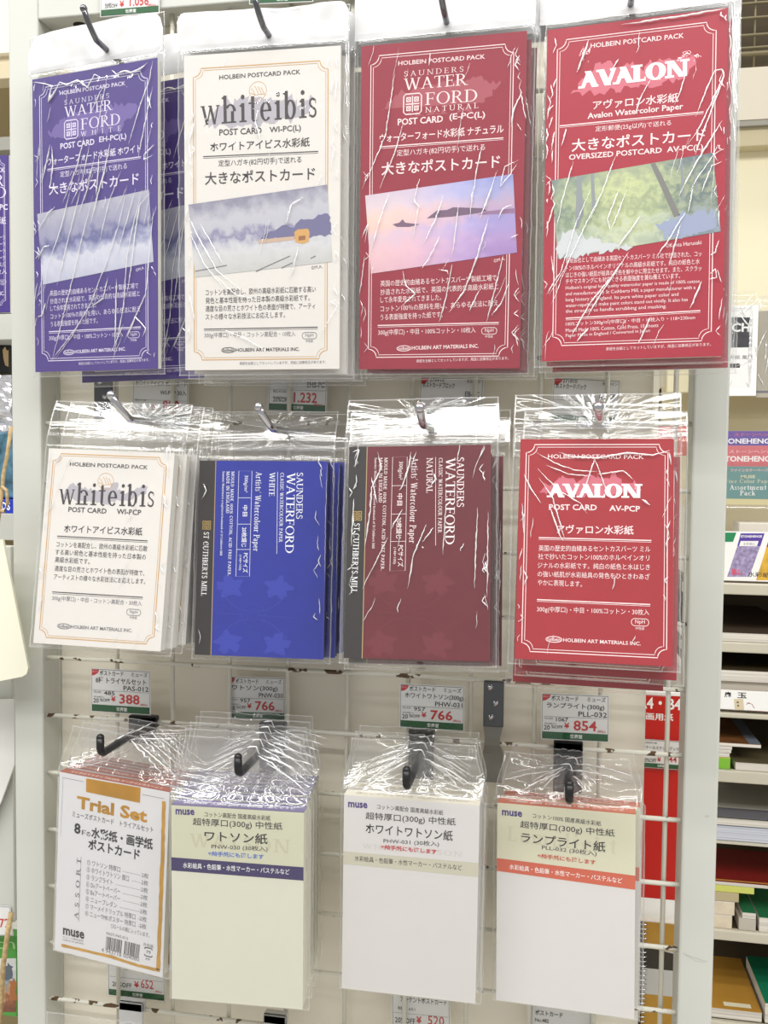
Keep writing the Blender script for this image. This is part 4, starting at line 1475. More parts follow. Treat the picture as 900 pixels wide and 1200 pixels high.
brush(F, [(192.2, 939), (190.5, 1000), (188, 1070), (185.5, 1137)], .003)
brush(F, [(72, 1107.6), (100, 1114), (130, 1121), (160, 1131), (187, 1137.4)], .0022)
t('ASSORT', 91.6, 1077.8, 94.8, 1006, 5.2, GREYP, rm=(.16, .06, .5))
F.pline([(92.4, 1080), (95.2, 1004)], .0003, GREYP)
for i, (nm, xe) in enumerate([('① ワトソン 特厚口', 140.8), ('② ホワイトワトソン 厚口', 151), ('③ ランプライト', 132), ('④ Doアートペーパー', 140.8), ('⑤ Beアートペーパー', 140.8), ('⑥ ニューブレダン', 137), ('⑦ マーメイドリップル 特厚口', 158.6), ('⑧ ニューTMKポスター 特厚口', 158.6)]):
    xl = 102 - .3 * i
    yb = 1013.5 + 8.5 * i
    sl = 16.4 / 72
    t(nm, xl, yb, xe, yb + (xe - xl) * sl, 6, GREYP)
    xr = 174 - .35 * i
    F.pline([(xe + 3, yb - 2 + (xe + 3 - xl) * sl), (165.5, yb - 2 + (165.5 - xl) * sl)], .0002, GREYP)
    t('2枚', xr - 8, yb + (xr - 8 - xl) * sl, xr, yb + (xr - xl) * sl, 5.6, GREYP)
t('○ロールの順に入っています。', 130, 1087.5, 175, 1099, 5.2, GREYP)
t('muse', 73.9, 1095, 98.8, 1100.6, 7.4, BLACK, .03)
t('ミューズ株式会社', 73.9, 1098.8, 98, 1104, 2.2, GREYP); t('MADE IN JAPAN', 73.8, 1102.4, 98, 1107.4, 2.0, GREYP)
q = [Vector(F.P(*p)) for p in ((124.7, 1097.2), (164.9, 1107.3), (163.3, 1122.9), (123.7, 1112))]
rn = random.Random(4)
x = 0.0
while x < .98:
    wd = rn.choice((.008, .008, .016, .024))
    if not (.47 < x < .53):
        a, c = q[0].lerp(q[1], x), q[3].lerp(q[2], x)
        F.shape([a, q[0].lerp(q[1], x + wd), q[3].lerp(q[2], x + wd), c], BLACK, 2)
    x += wd + rn.choice((.008, .012, .02))
t('PAST-PAS-012', 125, 1095.2, 150, 1101.4, 3, GREYP)
t('4 943718 004080', 118.8, 1115.2, 163, 1126.8, 4.6, GREYP)
t('外包装', 168, 1108.6, 179.6, 1111.4, 4, GREYP); t('PP', 170.8, 1124.8, 176, 1126, 2.4, GREYP)
c = F.P(173.9, 1115.8)
for a0 in (0, 180):
    F.line([(c[0] + .0036 * math.copysign(abs(math.cos(math.radians(a))) ** .4, math.cos(math.radians(a))), c[1] + .0034 * math.copysign(abs(math.sin(math.radians(a))) ** .4, math.sin(math.radians(a)))) for a in range(a0 + 20, a0 + 165, 12)], .0007, BLACK, 3)
F.put(glyphs('プラ', .02), (c[0] - .002, c[1] - .0012), (c[0] + .002, c[1] - .0012), .0026, BLACK)
hk = {}
F_ = F
h = F.P(150, 868)
bg_ = bag(SW, SH, .0085, .004, .038, hook=h, gather=.006, topw=.085, crumple=.0008, creases=[([(h[0], h[1]), (h[0] + .03, h[1] - .026)], .0016), ([(h[0] + .001, h[1] - .001), (h[0] + .043, h[1] - .024)], .0012), ([(h[0], h[1]), (h[0] - .02, h[1] - .02), (h[0] - .048, h[1] - .030)], .0006), ([(h[0], h[1]), (h[0] + .038, h[1] + .006)], .0008), ([(h[0] - .005, h[1] + .003), (h[0] - .03, h[1] - .012)], .0009)], seed=19, nu=60, nv=90, bot=.003)
pack('trial', PM['trial'], SW, SH, .0085, F, 'white sampler postcard pack with gold lettering and barcode, front one on the left black hook', bg_, top_mb=top_label(SW, SH, .0085, mat('russet_top_label', (150, 84, 66), .5), mat('pale_top_print', (226, 206, 196), .5), 'ミューズポストカード ASSORT トライアルセット'), group='postcard packs in the bottom row')


def muse_pack(key, labcol, under, bandcol, bandink, topcol, code, title, sub, rows, band, bandtxt, sty, stycol, hookpx, label, seed, faint, logo, topink, toptext, extra=()):
    F = Face(PM[key])
    sheet(F, SW, SH, under)
    tlb, trb, brb, blb = [F.P(*p) for p in band]
    F.shape([(-SW / 2, SH / 2), (SW / 2, SH / 2), (SW / 2, trb[1]), (-SW / 2, tlb[1])][::-1], labcol, 1)
    F.shape([(-SW / 2, tlb[1]), (SW / 2, trb[1]), (SW / 2, brb[1]), (-SW / 2, blb[1])][::-1], bandcol, 2)
    t = F.t
    if faint:
        fm, word, (x0, y0, x1, y1), hh = faint
        t(word, x0, y0, x1, y1, hh, fm, rm=(.16, .08, .1), l=2)
    t('muse', *rows[0], 6.6, logo, .03)
    t(sub, *rows[1], 6, M_DKGREY, .005)
    t('超特厚口(300g) 中性紙', *rows[2], 10, M_DKGREY, .008)
    t(title, *rows[3], 12.5, BLACK, .012)
    t(code, *rows[4], 6.8, M_DKGREY, .005)
    t('※絵手紙にも適します', *sty, 6, stycol, .03)
    t('水彩絵具・色鉛筆・水性マーカー・パステルなど', *bandtxt, 6.6, bandink, .005)
    h = F.P(*hookpx)
    cr = []
    rn = random.Random(seed)
    for k in range(9):
        s = -1 if k % 2 else 1
        L = rn.uniform(.018, .05)
        a = math.radians(rn.uniform(-48, -8))
        r0 = rn.uniform(.002, .016)
        cr.append(([(h[0] + s * r0 * math.cos(a), h[1] + r0 * math.sin(a)), (h[0] + s * L * .6 * math.cos(a), h[1] + L * .6 * math.sin(a) + .001), (h[0] + s * L * math.cos(a), max(SH / 2 + .001, h[1] + L * math.sin(a)))], rn.uniform(.0006, .0015)))
    cr += [([(h[0] - .004, h[1] + .003), (h[0] + .003, h[1] + .004), (h[0] + .006, h[1] - .002)], .0012)]
    zt = h[1] - SH / 2
    bg_ = bag(SW, SH, T3, .004, zt + .010, hook=h, gather=.0065, topw=.092, crumple=.0008, seam=.004, creases=cr + list(extra), seed=seed, nu=64, nv=100, bot=.004)
    pack(key, PM[key], SW, SH, T3, F, label, bg_, top_mb=top_label(SW, SH, T3, topcol, topink, toptext), group='postcard packs in the bottom row', block_mat=mat(key + '_sheets', (218, 215, 196) if key == 'watson' else (218, 215, 208), .8, var=.04, scale=60))


LOGO = mat('violet_logo', (64, 44, 120), .5)
muse_pack('watson', mat('cream_label', (208, 208, 182), .55), mat('cream_sheet', (218, 217, 200), .7, var=.01), mat('violet_band', (58, 46, 96), .5), WHITE, mat('violet_top_label', (112, 104, 140), .5),
          'PNW-030 (30枚入)', 'ワトソン紙', 'コットン高配合 国産高級水彩紙',
          [(205.9, 954.5, 228, 955.4), (239.7, 957, 317, 961.8), (226, 968.2, 331, 974), (239.7, 985.6, 313.7, 989.6), (247.9, 995.4, 313.7, 998.6)],
          [(201, 1004.5), (354, 1016.2), (354, 1031.8), (201, 1020)], (214.5, 1017, 339.3, 1025), (244, 1003, 309, 1007), mat('blue_note_print', (96, 122, 200), .5), (293, 884),
          'cream postcard pack with a violet band across it, front one on the second black hook', 23, (mat('tan_watermark', (200, 196, 170), .6), 'WATSON', (222, 992, 340, 1000), 16), LOGO, WHITE, 'ワトソン紙 / 超特厚口 300g 30枚入  WATSON')
muse_pack('wwatson', mat('white_label', (218, 215, 213), .55), mat('white_sheet', (217, 214, 211), .7, var=.01), mat('beige_band', (202, 198, 178), .5), M_DKGREY, mat('cream_top_label', (226, 220, 204), .5),
          'PHW-031 (30枚入)', 'ホワイトワトソン紙', 'コットン高配合 国産高級水彩紙',
          [(408, 946, 430.6, 947.4), (441.8, 948, 519.3, 955.4), (428.5, 961.2, 534, 968.8), (428.5, 976.4, 530.5, 985.8), (449.5, 988.8, 514.6, 992.8)],
          [(402.2, 997.5), (556.6, 1011), (556.6, 1027.4), (402.2, 1012.2)], (415.7, 1008.8, 541.5, 1020), (446.5, 995.2, 511.8, 1001.2), mat('red_note_print', (196, 52, 60), .5), (488, 888),
          'white postcard pack with a beige band across it, front one on the third black hook', 29, (mat('grey_watermark', (208, 204, 200), .6), 'WHITE WATSON', (424, 994, 542, 1004), 6), LOGO, mat('tan_top_print', (190, 180, 156), .5), 'WHITE WATSON  ホワイトワトソン紙')
muse_pack('lamp', mat('lemon_label', (216, 214, 188), .55), mat('white_sheet', (217, 214, 211), .7), mat('orange_band', (206, 98, 70), .5), WHITE, mat('orange_top_label', (204, 112, 82), .5),
          'PLL-032 (30枚入)', 'ランプライト紙', 'コットン100% 国産高級水彩紙',
          [(588.2, 955.4, 611.9, 957.6), (624, 958.6, 704.4, 968.2), (609.6, 971.2, 720.3, 982), (610.5, 987, 709.3, 998.8), (635, 996.4, 699.2, 1004)],
          [(582.4, 1005.4), (744.3, 1026.2), (744.3, 1042.7), (582.4, 1020.5)], (596.9, 1018.6, 729, 1035.4), (629.8, 1005.4, 698, 1013.6), mat('rust_note_print', (200, 90, 66), .5), (662, 904),
          'white postcard pack with an orange band across it, front one on the fourth black hook', 31, (mat('lemon_watermark', (208, 204, 178), .6), 'Lamplight', (594, 985, 722, 1001), 18), LOGO, WHITE, 'ランプライト紙 / 超特厚口 300g 30枚入')

# ---- further packs hanging behind on the same hooks
top_g, mid_g, bot_g = 'tall postcard packs in the top row', 'postcard packs in the middle row', 'postcard packs in the bottom row'
behind('purple', [(.023, .026, -.006, -1.0)], ['tall purple postcard pack sticking out to the right behind the snow picture pack'], top_g)
behind('ibisL', [(.0035, .011, -.002, .3), (.006, .022, -.0035, -.4), (.008, .033, -.005, .3)], ['tall off-white postcard pack directly behind the winter barn one', 'third tall off-white postcard pack from the front, behind the winter barn one', 'rearmost tall off-white postcard pack on the winter barn hook'], top_g)
behind('natL', [(.003, .011, -.0015, -.3), (.005, .022, -.0025, .2)], ['tall wine-red postcard pack directly behind the sunset sea one', 'rearmost tall wine-red postcard pack on the sunset sea hook'], top_g)
behind('avaL', [(.003, .011, -.0025, .3), (.005, .022, -.0045, -.2)], ['tall crimson postcard pack directly behind the forest stream one', 'rearmost tall crimson postcard pack on the forest stream hook'], top_g)
behind('ibis', [(.004, .0145, .0015, .4), (.008, .029, .003, -.5), (.010, .0435, .004, .5)], ['small off-white postcard pack directly behind the front one in the middle row', 'third small off-white postcard pack from the front in the middle row', 'rearmost small off-white postcard pack in the middle row'], mid_g)
behind('blue', [(.0065, .0125, .0, .2), (.009, .025, .0015, -.3)], ['blue postcard pad just behind the front blue one, its edge showing at the right', 'rearmost blue postcard pad on its hook'], mid_g)
behind('maroon', [(.0005, .0125, -.004, -.3), (.007, .025, -.003, .3)], ['maroon postcard pad just behind the front maroon one, its foot showing below', 'rearmost maroon postcard pad, peeping out at the right of its hook'], mid_g)
behind('ava', [(.0045, .0145, -.009, .6), (-.003, .029, -.0175, .4)], ['small crimson postcard pack hanging a little lower behind the front crimson one', 'rearmost small crimson postcard pack, hanging lowest of the three'], mid_g)
behind('trial', [(.002, .0105, .001, -.3), (.004, .021, .0015, .3), (.005, .0315, .002, 0)], ['white sampler postcard pack directly behind the front one, its russet top edge showing', 'third sampler postcard pack from the front on the left black hook', 'rearmost sampler postcard pack on the left black hook'], bot_g)
behind('watson', [(-.0006, .0138, .001, .1), (-.0010, .0276, .002, -.1), (-.0016, .0414, .0025, .1), (-.002, .0552, .003, -.1)], ['cream postcard pack directly behind the front violet banded one', 'third cream postcard pack from the front on the second black hook', 'fourth cream postcard pack from the front on the second black hook', 'rearmost cream postcard pack on the second black hook'], bot_g)
behind('wwatson', [(.0002, .0138, .001, -.1), (.0004, .0276, .0015, .1)], ['white postcard pack directly behind the front beige banded one', 'rearmost white postcard pack on the third black hook'], bot_g)
behind('lamp', [(.003, .0145, .001, .3)], ['white postcard pack with an orange top edge behind the orange banded one'], bot_g)


# ------------------------------------------------------------------ hooks
def wire_hook(bend, tip, depth, label, dark=False, rad=.0022):
    """chrome peg: straight out from the grid, then turned up at the end"""
    p = at(*bend, -depth)
    q_ = at(*tip, -depth - .012)
    m = mat('smoked_chrome', (120, 120, 124), .2, 1.0) if dark else CHROME
    root = empty('peg_hook', Matrix.Translation((p.x, -.004, p.z)))
    tag(root, label, 'hook', 'metal peg hooks on the grid')
    b = MB()
    pts = [(p.x, -.003, p.z), (p.x, -depth * .6, p.z), (p.x, -depth + .004, p.z)]
    for s in (.0, .25, .5, .75, 1.0):
        a = Vector((p.x, -depth, p.z))
        pts.append(tuple(a.lerp(q_, s) + Vector((0, (1 - s) * s * -.004, (s - 1) * s * .003))))
    b.tube(pts, rad, m, 12)
    b.build('peg', root, I4)
    b = MB()
    b.ball(q_, rad * 1.25, m)
    b.build('peg_tip', root, I4)
    b = MB()
    b.box((p.x - .012, -.0062, p.z - .003), (p.x + .012, -.0038, p.z + .003), m, .0008)
    b.build('grid_clip', root, I4)


wire_hook((113, 47), (98, 10), .066, 'dark peg hook through the hang strip of the purple pack', True)
wire_hook((309, 32), (298, -4), .072, 'dark peg hook through the hang strip of the tall off-white pack', True)
wire_hook((521, 16), (516, -12), .070, 'grey peg hook through the hang strip of the wine-red pack', True)
wire_hook((742, -12), (738, -40), .076, 'peg hook through the hang strip of the tall crimson pack', True)
wire_hook((153, 492), (130, 463), .084, 'chrome peg hook above the small off-white packs', False, .0026)
wire_hook((320, 503), (303, 477), .068, 'chrome peg hook above the blue pads', False, .0026)
wire_hook((496, 498), (492, 478), .090, 'chrome peg hook above the maroon pads', False, .0028)
wire_hook((703, 490), (701, 477), .096, 'chrome peg hook above the small crimson packs', False, .0030)


def black_hook(px0, px1, py0, py1, arm0, tip, dep, label):
    a, c = at(px0, py0, -.006), at(px1, py1, -.006)
    xm = (a.x + c.x) / 2
    root = empty('black_hook', Matrix.Translation((xm, -.004, a.z)))
    tag(root, label, 'hook', 'black plate hooks on the grid')
    b = MB()
    b.box((a.x, -.0075, c.z), (c.x, -.0045, a.z), BLACKPL, .0012)
    b.box((a.x, -.0075, a.z - .010), (c.x, .001, a.z), BLACKPL, .0012)
    b.build('back_plate', root, I4)
    p = at(*arm0, -.0075)
    q_ = at(*tip, -dep)
    b = MB()
    e = Vector((p.x, -dep + .004, p.z))
    pts = [(p.x, -.0070, p.z), (p.x, -dep * .5, p.z)]
    for s in range(6):
        an = math.radians(90 * s / 5)
        pts.append((p.x, -dep + .006 - .006 * math.sin(an), p.z + .006 - .006 * math.cos(an)))
    pts.append((p.x, -dep, p.z + .013))
    b.tube(pts, .0030, BLACKPL, 12)
    b.ball((p.x, -dep, p.z + .013), .0030, BLACKPL)
    b.build('arm', root, I4)


black_hook(151, 183, 838, 872, (167, 853), (113, 885), .080, 'black plate hook of the white sampler packs, its upturned arm reaching left')
black_hook(304, 334, 846, 908, (320, 868), (280, 893), .092, 'black plate hook of the cream violet banded packs')
black_hook(479, 508, 855, 920, (494, 884), (473, 910), .085, 'black plate hook of the beige banded packs')
black_hook(649, 682, 868, 930, (665, 905), (663, 919), .072, 'black plate hook of the orange banded packs')


# ------------------------------------------------------------------ price tags slotted behind the grid
RED = mat('price_red', (206, 44, 44), .5)
GREEN = mat('tag_green', (18, 92, 44), .5)
TAGW = mat('tag_white', (240, 240, 238), .45)
HOLD = film('tag_sleeve', .8, .08, .0, 0)


def price_tag(tl, tr, bl, label, rows, Y=.0062, bar=True, mark=True):
    A, B, Cc = at(*tl, Y), at(*tr, Y), at(*bl, Y)
    wx, hz = (B - A).length, (A - Cc).length
    ex = (B - A).normalized()
    ey = Vector((0, 1, 0))
    ez = ex.cross(ey)
    O = A + ex * wx / 2 - ez * hz / 2
    M = Matrix(((ex.x, 0, ez.x, O.x), (ex.y, 1, ez.y, O.y), (ex.z, 0, ez.z, O.z), (0, 0, 0, 1)))
    root = empty('price_tag', M)
    tag(root, label, 'price tag', 'price tags on the grid')
    F = Face(M)
    F.box((-wx / 2, 0, -hz / 2), (wx / 2, .0006, hz / 2), TAGW)

    def uv(u, v):
        return (-wx / 2 + u * wx, hz / 2 - v * hz)
    F.line([uv(.015, .02), uv(.985, .02), uv(.985, .98), uv(.015, .98)], .0004, BLACK, 2, True)
    if bar:
        a, c = uv(.015, .98), uv(.985, .83)
        F.rect(a[0], a[1], c[0], c[1], GREEN, 2)
        F.put(glyphs('世界堂', .02), uv(.43, .955), uv(.61, .955), hz * .09, WHITE)
    if mark:
        F.shape([uv(.02, .03), uv(.14, .03), uv(.12, .10), uv(.07, .15), uv(.02, .17)][::-1], RED, 2)
        F.put(glyphs('ネット', 0), uv(.03, .09), uv(.11, .09), hz * .035, WHITE)
    for s, u0, u1, v, hh, m, off in rows:
        mm = {'k': BLACK, 'r': RED, 'g': GREYP}[m]
        F.put(glyphs(s, off), uv(u0, v), uv(u1, v), hz * hh, mm)
    if len(rows) > 3:
        F.line([uv(.03, .50), uv(.97, .50)], .0002, BLACK, 2)
    F.build('printed_card', root, M)
    b = MB()
    b.box((-wx / 2 - .0016, -.0007, -hz / 2 - .0016), (wx / 2 + .0016, -.0004, hz / 2 + .0012), HOLD)
    b.build('clear_sleeve', root, M)


def std(prod, code, old, price, u1=.93):
    return [('ポストカード', .15, .55, .155, .12, 'k', .01), ('ミューズ', .68, .95, .145, .10, 'k', .008), (prod, .08, u1, .335, .14, 'k', .012), (code, .55, .97, .475, .11, 'k', .01), ('税込定価', .05, .17, .56, .04, 'k', 0),
            (old, .22, .40, .60, .09, 'k', .01), ('税込価格から', .05, .22, .67, .035, 'k', 0), ('20', .04, .13, .79, .10, 'k', .012), ('%OFF', .15, .32, .755, .07, 'k', .01), ('¥', .34, .42, .74, .12, 'r', .03), (price, .48, .82, .78, .22, 'r', .02), ('(税込)', .83, .95, .81, .06, 'r', .012)]


price_tag((106.6, 782.8), (176.3, 786.6), (104.5, 833.4), 'price tag reading 388 above the white sampler packs', std('8種 トライヤルセット', 'PAS-012', '485', '388'), Y=-.0048)
price_tag((266.2, 792.9), (333.3, 794.6), (266.2, 842), 'price tag reading 766 partly behind an upright wire above the cream packs', std('ワトソン(300g)', 'PNW-030', '957', '766', .88))
price_tag((468.7, 801), (544.5, 805), (468.0, 852.3), 'price tag reading 766 above the beige banded packs', std('ホワイトワトソン(300g)', 'PHW-031', '957', '766', .98), Y=-.0048)
price_tag((634.5, 812), (714, 815.3), (634.5, 866), 'price tag reading 854 above the orange banded packs', std('ランプライト(300g)', 'PLL-032', '1067', '854'), Y=-.0048)
price_tag((156, 443), (221, 445), (156, 493), 'price tag with WI-PCP code, half hidden above the small off-white packs', [('ホワイトアイビス ポストカード', .05, .97, .16, .12, 'k', .01), ('WI-PCP 30入', .50, .97, .38, .13, 'k', .015), ('税込 ¥1,100', .05, .25, .54, .06, 'k', 0), ('¥', .36, .43, .74, .14, 'r', .02), ('880', .55, .85, .72, .22, 'r', .02)], mark=False)
price_tag((316, 431), (384, 433), (316, 481), 'price tag reading 1,232 above the blue pads', [('ポストカードブロック', .05, .6, .14, .11, 'k', .01), ('EHB-PC', .66, .96, .43, .13, 'k', .015), ('税込 ¥1,540', .08, .30, .58, .07, 'k', .0), ('税込価格から', .08, .3, .70, .04, 'k', 0), ('20%OFF', .08, .37, .79, .11, 'k', .012), ('1.232', .44, .84, .79, .24, 'r', .02), ('(税込)', .78, .93, .86, .07, 'r', .01)], mark=False)
price_tag((493, 441), (567, 444), (493, 492), 'price tag for a postcard block, above the maroon pads', [('270910', .15, .38, .11, .08, 'k', .01), ('ホルベイン', .74, .95, .11, .08, 'k', .01), ('ポストカードブロック', .04, .55, .25, .13, 'k', .015), ('EB-PC', .72, .94, .42, .12, 'k', .015)])
price_tag((649, 442), (727, 446), (649, 494), 'price tag for a postcard pack, above the small crimson packs', [('271010', .14, .36, .11, .08, 'k', .01), ('ホルベイン', .74, .96, .13, .08, 'k', .01), ('ポストカードパック', .04, .5, .25, .13, 'k', .015), ('AV-PCP', .70, .94, .42, .11, 'k', .015)])
price_tag((117.5, -28), (187, -34), (117.5, 20), 'price tag reading 1,056 on the top beam above the purple pack', [('ポストカード', .1, .6, .2, .14, 'k', .01), ('EH-PC(L)', .6, .95, .45, .11, 'k', .01), ('税込価格から', .08, .24, .72, .05, 'k', 0), ('20%OFF', .08, .30, .80, .09, 'k', .01), ('¥', .33, .41, .80, .16, 'r', .03), ('1.056', .50, .82, .80, .23, 'r', .02), ('(税込)', .80, .95, .84, .07, 'r', .01)], Y=-.0110, mark=False)
price_tag((294, -46), (369, -50), (294, 5), 'price tag whose green foot shows above the tall off-white pack', [('ポストカード', .1, .6, .2, .14, 'k', .01), ('1.056', .50, .82, .80, .23, 'r', .02)], Y=-.0110, mark=False)
price_tag((126, 1121), (193, 1128), (126, 1166), 'price tag reading 652 below the white sampler packs', [('ポストカード', .3, .8, .3, .12, 'k', .01), ('20%OFF', .08, .42, .75, .12, 'k', .012), ('¥', .46, .55, .72, .16, 'r', .03), ('652', .58, .80, .72, .22, 'r', .005), ('(税込)', .83, .95, .80, .06, 'r', .012)], mark=False)
price_tag((459, 1160), (527, 1166), (459, 1212), 'price tag reading 520 below the beige banded packs', [('アーケントポストカード', .15, .95, .24, .13, 'k', .01), ('税込 651', .1, .4, .43, .08, 'k', .0), ('20%OFF', .05, .40, .72, .12, 'k', .01), ('¥', .42, .51, .70, .16, 'r', .03), ('520', .62, .90, .70, .20, 'r', .005)], mark=False)
price_tag((622.5, 1176), (693, 1184), (622.5, 1228), 'printed tag reading No.482 below the orange banded packs', [('ポストカード', .07, .53, .24, .12, 'k', .02), ('No.482', .07, .30, .39, .08, 'k', .015), ('税込', .07, .2, .55, .07, 'k', .01)], mark=False, bar=False)


# ------------------------------------------------------------------ brackets, clips
def bracket(x0, x1, y0, y1, label, lower=True):
    a, c = at(x0, y0, -.0045), at(x1, y1, -.0045)
    root = empty('mounting_bracket', Matrix.Translation(((a.x + c.x) / 2, -.004, c.z)))
    tag(root, label, 'bracket', 'steel brackets on the grid')
    b = MB()
    b.box((a.x, -.0065, c.z), (c.x, -.004, a.z), STEEL, .001)
    po = b.build('plate', root, I4)
    wd = c.x - a.x
    for f, g in ((.32, .14), (.60, .48), (.38, .79)):
        b = MB()
        cx, cz = a.x + wd * f, a.z + (c.z - a.z) * g
        n = 14
        for r0, yy in ((.0026, -.0068), (.0017, -.0074)):
            b.tube([(cx, -.0064, cz), (cx, yy, cz)], r0, CHROME if r0 < .002 else mat('screw_steel', (150, 150, 150), .3, .9), n)
        b.build('screw', po, I4)
    if lower:
        b = MB()
        pr = [(0.02, 0), (.10, -.008), (.10, -.014), (.0, -.021), (.0, -.044), (.95, -.044), (1.0, -.021), (.85, -.014), (.85, -.008), (.97, 0)]
        fr = [(a.x + wd * u, -.0058 - (.002 if -.016 < z < -.006 else 0), c.z + z) for u, z in pr]
        bk = [(x, y + .0018, z) for x, y, z in fr]
        n = len(fr)
        vs = fr + bk
        b.mesh(vs, [(0, 1, 8, 9), (1, 2, 7, 8), (2, 3, 6, 7), (3, 4, 5, 6)] + [(i, (i + 1) % n, n + (i + 1) % n, n + i) for i in range(n)], mat('zinc_plate', (128, 126, 118), .4, .3))
        b.build('tongue', root, I4)


bracket(567, 590, 797, 852, 'dark steel bracket with three screws between the maroon and crimson packs')
bracket(111, 133, 440, 492, 'steel bracket with a screw behind the chrome hook of the small off-white packs', False)


def white_clip(x0, x1, y0, label):
    a, c = at(x0, y0, -.006), at(x1, y0 + 3, -.006)
    root = empty('plastic_clip', Matrix.Translation((a.x, -.004, a.z - .05)))
    tag(root, label, 'clip', 'white plastic clips at the foot')
    m = mat('grey_white_plastic', (206, 206, 206), .4)
    b = MB()
    b.box((a.x, -.0078, a.z - .045), (c.x, -.0045, a.z), m, .001)
    b.box((a.x, -.0078, a.z - .008), (c.x, .001, a.z), m, .001)
    b.build('plate', root, I4)
    b = MB()
    xm = (a.x + c.x) / 2
    b.tube([(xm, -.007, a.z - .022), (xm, -.045, a.z - .022), (xm, -.052, a.z - .018), (xm, -.053, a.z - .008)], .0028, m, 10)
    b.build('arm', root, I4)


white_clip(140, 168, 1172, 'white plastic hook plate below the price tag reading 652')
white_clip(309, 336, 1187, 'white plastic hook plate below the cream packs')

# small clear bag whose top shows at the very bottom left
p = at(78, 1188, -.05)
M = Matrix.Translation((p.x + .022, -.05, p.z - .085))
root = empty('clear_bag', M)
tag(root, 'clear plastic bag with white lettering, only its top showing at the bottom left', 'plastic bag')
bg_ = bag(.075, .11, .006, .004, .028, gather=.003, hook=(0.02, .07), seed=41, nu=30, nv=40)
bg_.build('bag_film', root, M)
F = Face(M)
F.put(glyphs('YOU', .06), (-.034, .056), (-.008, .056), .014, WHITE, 30)
F.box((-.036, .001, -.054), (.036, .004, .046), PAPER)
F.build('card_insert', root, M)


# ------------------------------------------------------------------ things behind the see-through strip of grid at the right
def plate(x0, y0, x1, y1, Y, dep, m, name=None, bev=.0006, b=None):
    a, c = at(x0, y0, Y), at(x1, y1, Y)
    bb = b or MB()
    bb.box((min(a.x, c.x), Y, min(a.z, c.z)), (max(a.x, c.x), Y + dep, max(a.z, c.z)), m, bev)
    return bb


def faceat(x0, y0, x1, y1, Y):
    a, c = at(x0, y0, Y), at(x1, y1, Y)
    M = Matrix.Translation(((a.x + c.x) / 2, Y, (a.z + c.z) / 2))
    return Face(M), abs(c.x - a.x), abs(a.z - c.z), M


F, wx, hz, M = faceat(722, 808, 805, 1080, .10)
SIGNR = mat('sign_red', (196, 32, 22), .5, var=.03, scale=8)
F.box((-wx / 2, 0, -hz / 2), (wx / 2, .004, hz / 2), WHITE, .0005)
F.rect(-wx / 2, -hz / 2 + .018, wx / 2, hz / 2 - .003, SIGNR, 1)
F.t('A4・B4', 747, 829.6, 798, 832.4, 14, WHITE, .02)
F.t('画用紙', 757, 843.4, 789, 845.2, 9, WHITE, .015)
o = tag(F.build('shelf_sign', None, M), 'red shelf sign with white lettering seen through the grid beside the right post', 'sign')
price_tag((752, 866), (797, 869), (752, 899), 'small price tag ending in 44 stuck on the red sign', [('300309 NB', .1, .4, .14, .06, 'k', 0), ('スケールスケッチブック', .03, .97, .34, .13, 'k', .01), ('20%OFF', .05, .4, .80, .14, 'k', .01), ('¥', .42, .52, .76, .16, 'r', .03), ('944', .62, .93, .76, .22, 'r', .01)], Y=.0975, mark=False)

# spiral sketchbook
F, wx, hz, M = faceat(748, 1079, 812, 1215, .085)
root = empty('sketchbook', M)
tag(root, 'spiral sketchbook with a golden brown cover below the red sign', 'sketchbook')
OCH = mat('ochre_cover', (184, 140, 56), .45, var=.1, scale=30)
F.box((-wx / 2, 0, -hz / 2), (wx / 2, .0015, hz / 2), mat('grey_cover', (196, 196, 192), .5))
F.rect(-wx / 2, hz / 2 - .024, wx / 2, hz / 2, OCH, 1)
F.shape([(-wx / 2, hz / 2 - .041), (wx / 2, hz / 2 - .041), (wx / 2, hz / 2 - .029), (-wx / 2, hz / 2 - .021)], mat('dark_cover_band', (58, 54, 46), .5), 2)
F.rect(-wx / 2, hz / 2 - .105, wx / 2, hz / 2 - .064, OCH, 1)
F.rect(-wx / 2, -hz / 2, wx / 2, hz / 2 - .113, mat('brown_cover', (120, 84, 44), .5), 1)
F.rect(-wx / 2, -hz / 2, -wx / 2 + .004, hz / 2, BLACK, 2)
F.build('cover', root, M)
b = MB(); b.box((-wx / 2, .0017, -hz / 2), (wx / 2, .009, hz / 2), EDGEP); b.build('page_block', root, M)
b = MB()
for k in range(28):
    z = hz / 2 - .003 - k * .0041
    b.tube([(-wx / 2 + .0045 + .0045 * math.cos(a), .004 + .006 * math.sin(a), z + .0002 * a) for a in [i * math.pi / 5 for i in range(11)]], .0006, CHROME, 6)
b.build('spiral', root, M)


# ------------------------------------------------------------------ shelving behind, to the right
YB = .75
SHX0, SHX1 = at(800, 700, YB).x, at(1120, 700, YB).x
CREAM = mat('cream_panel', (240, 232, 200), .6, var=.03, scale=4)
TAN = mat('tan_panel', (206, 194, 160), .6, var=.04, scale=4)
SHELFM = mat('shelf_steel', (206, 200, 182), .5, var=.04, scale=12)
SHADEP = mat('shaded_back_panel', (92, 80, 58), .7, var=.06, scale=5)  # deep shelf shade is put into this panel colour
unit = empty('shelving_unit', Matrix.Translation(((SHX0 + SHX1) / 2, YB + .2, 0)))
tag(unit, 'beige steel shelving unit standing behind the rack at the right', 'shelving unit')
YK = YB + .36


def zat(y, Y=YB):
    return at(865, y, Y).z


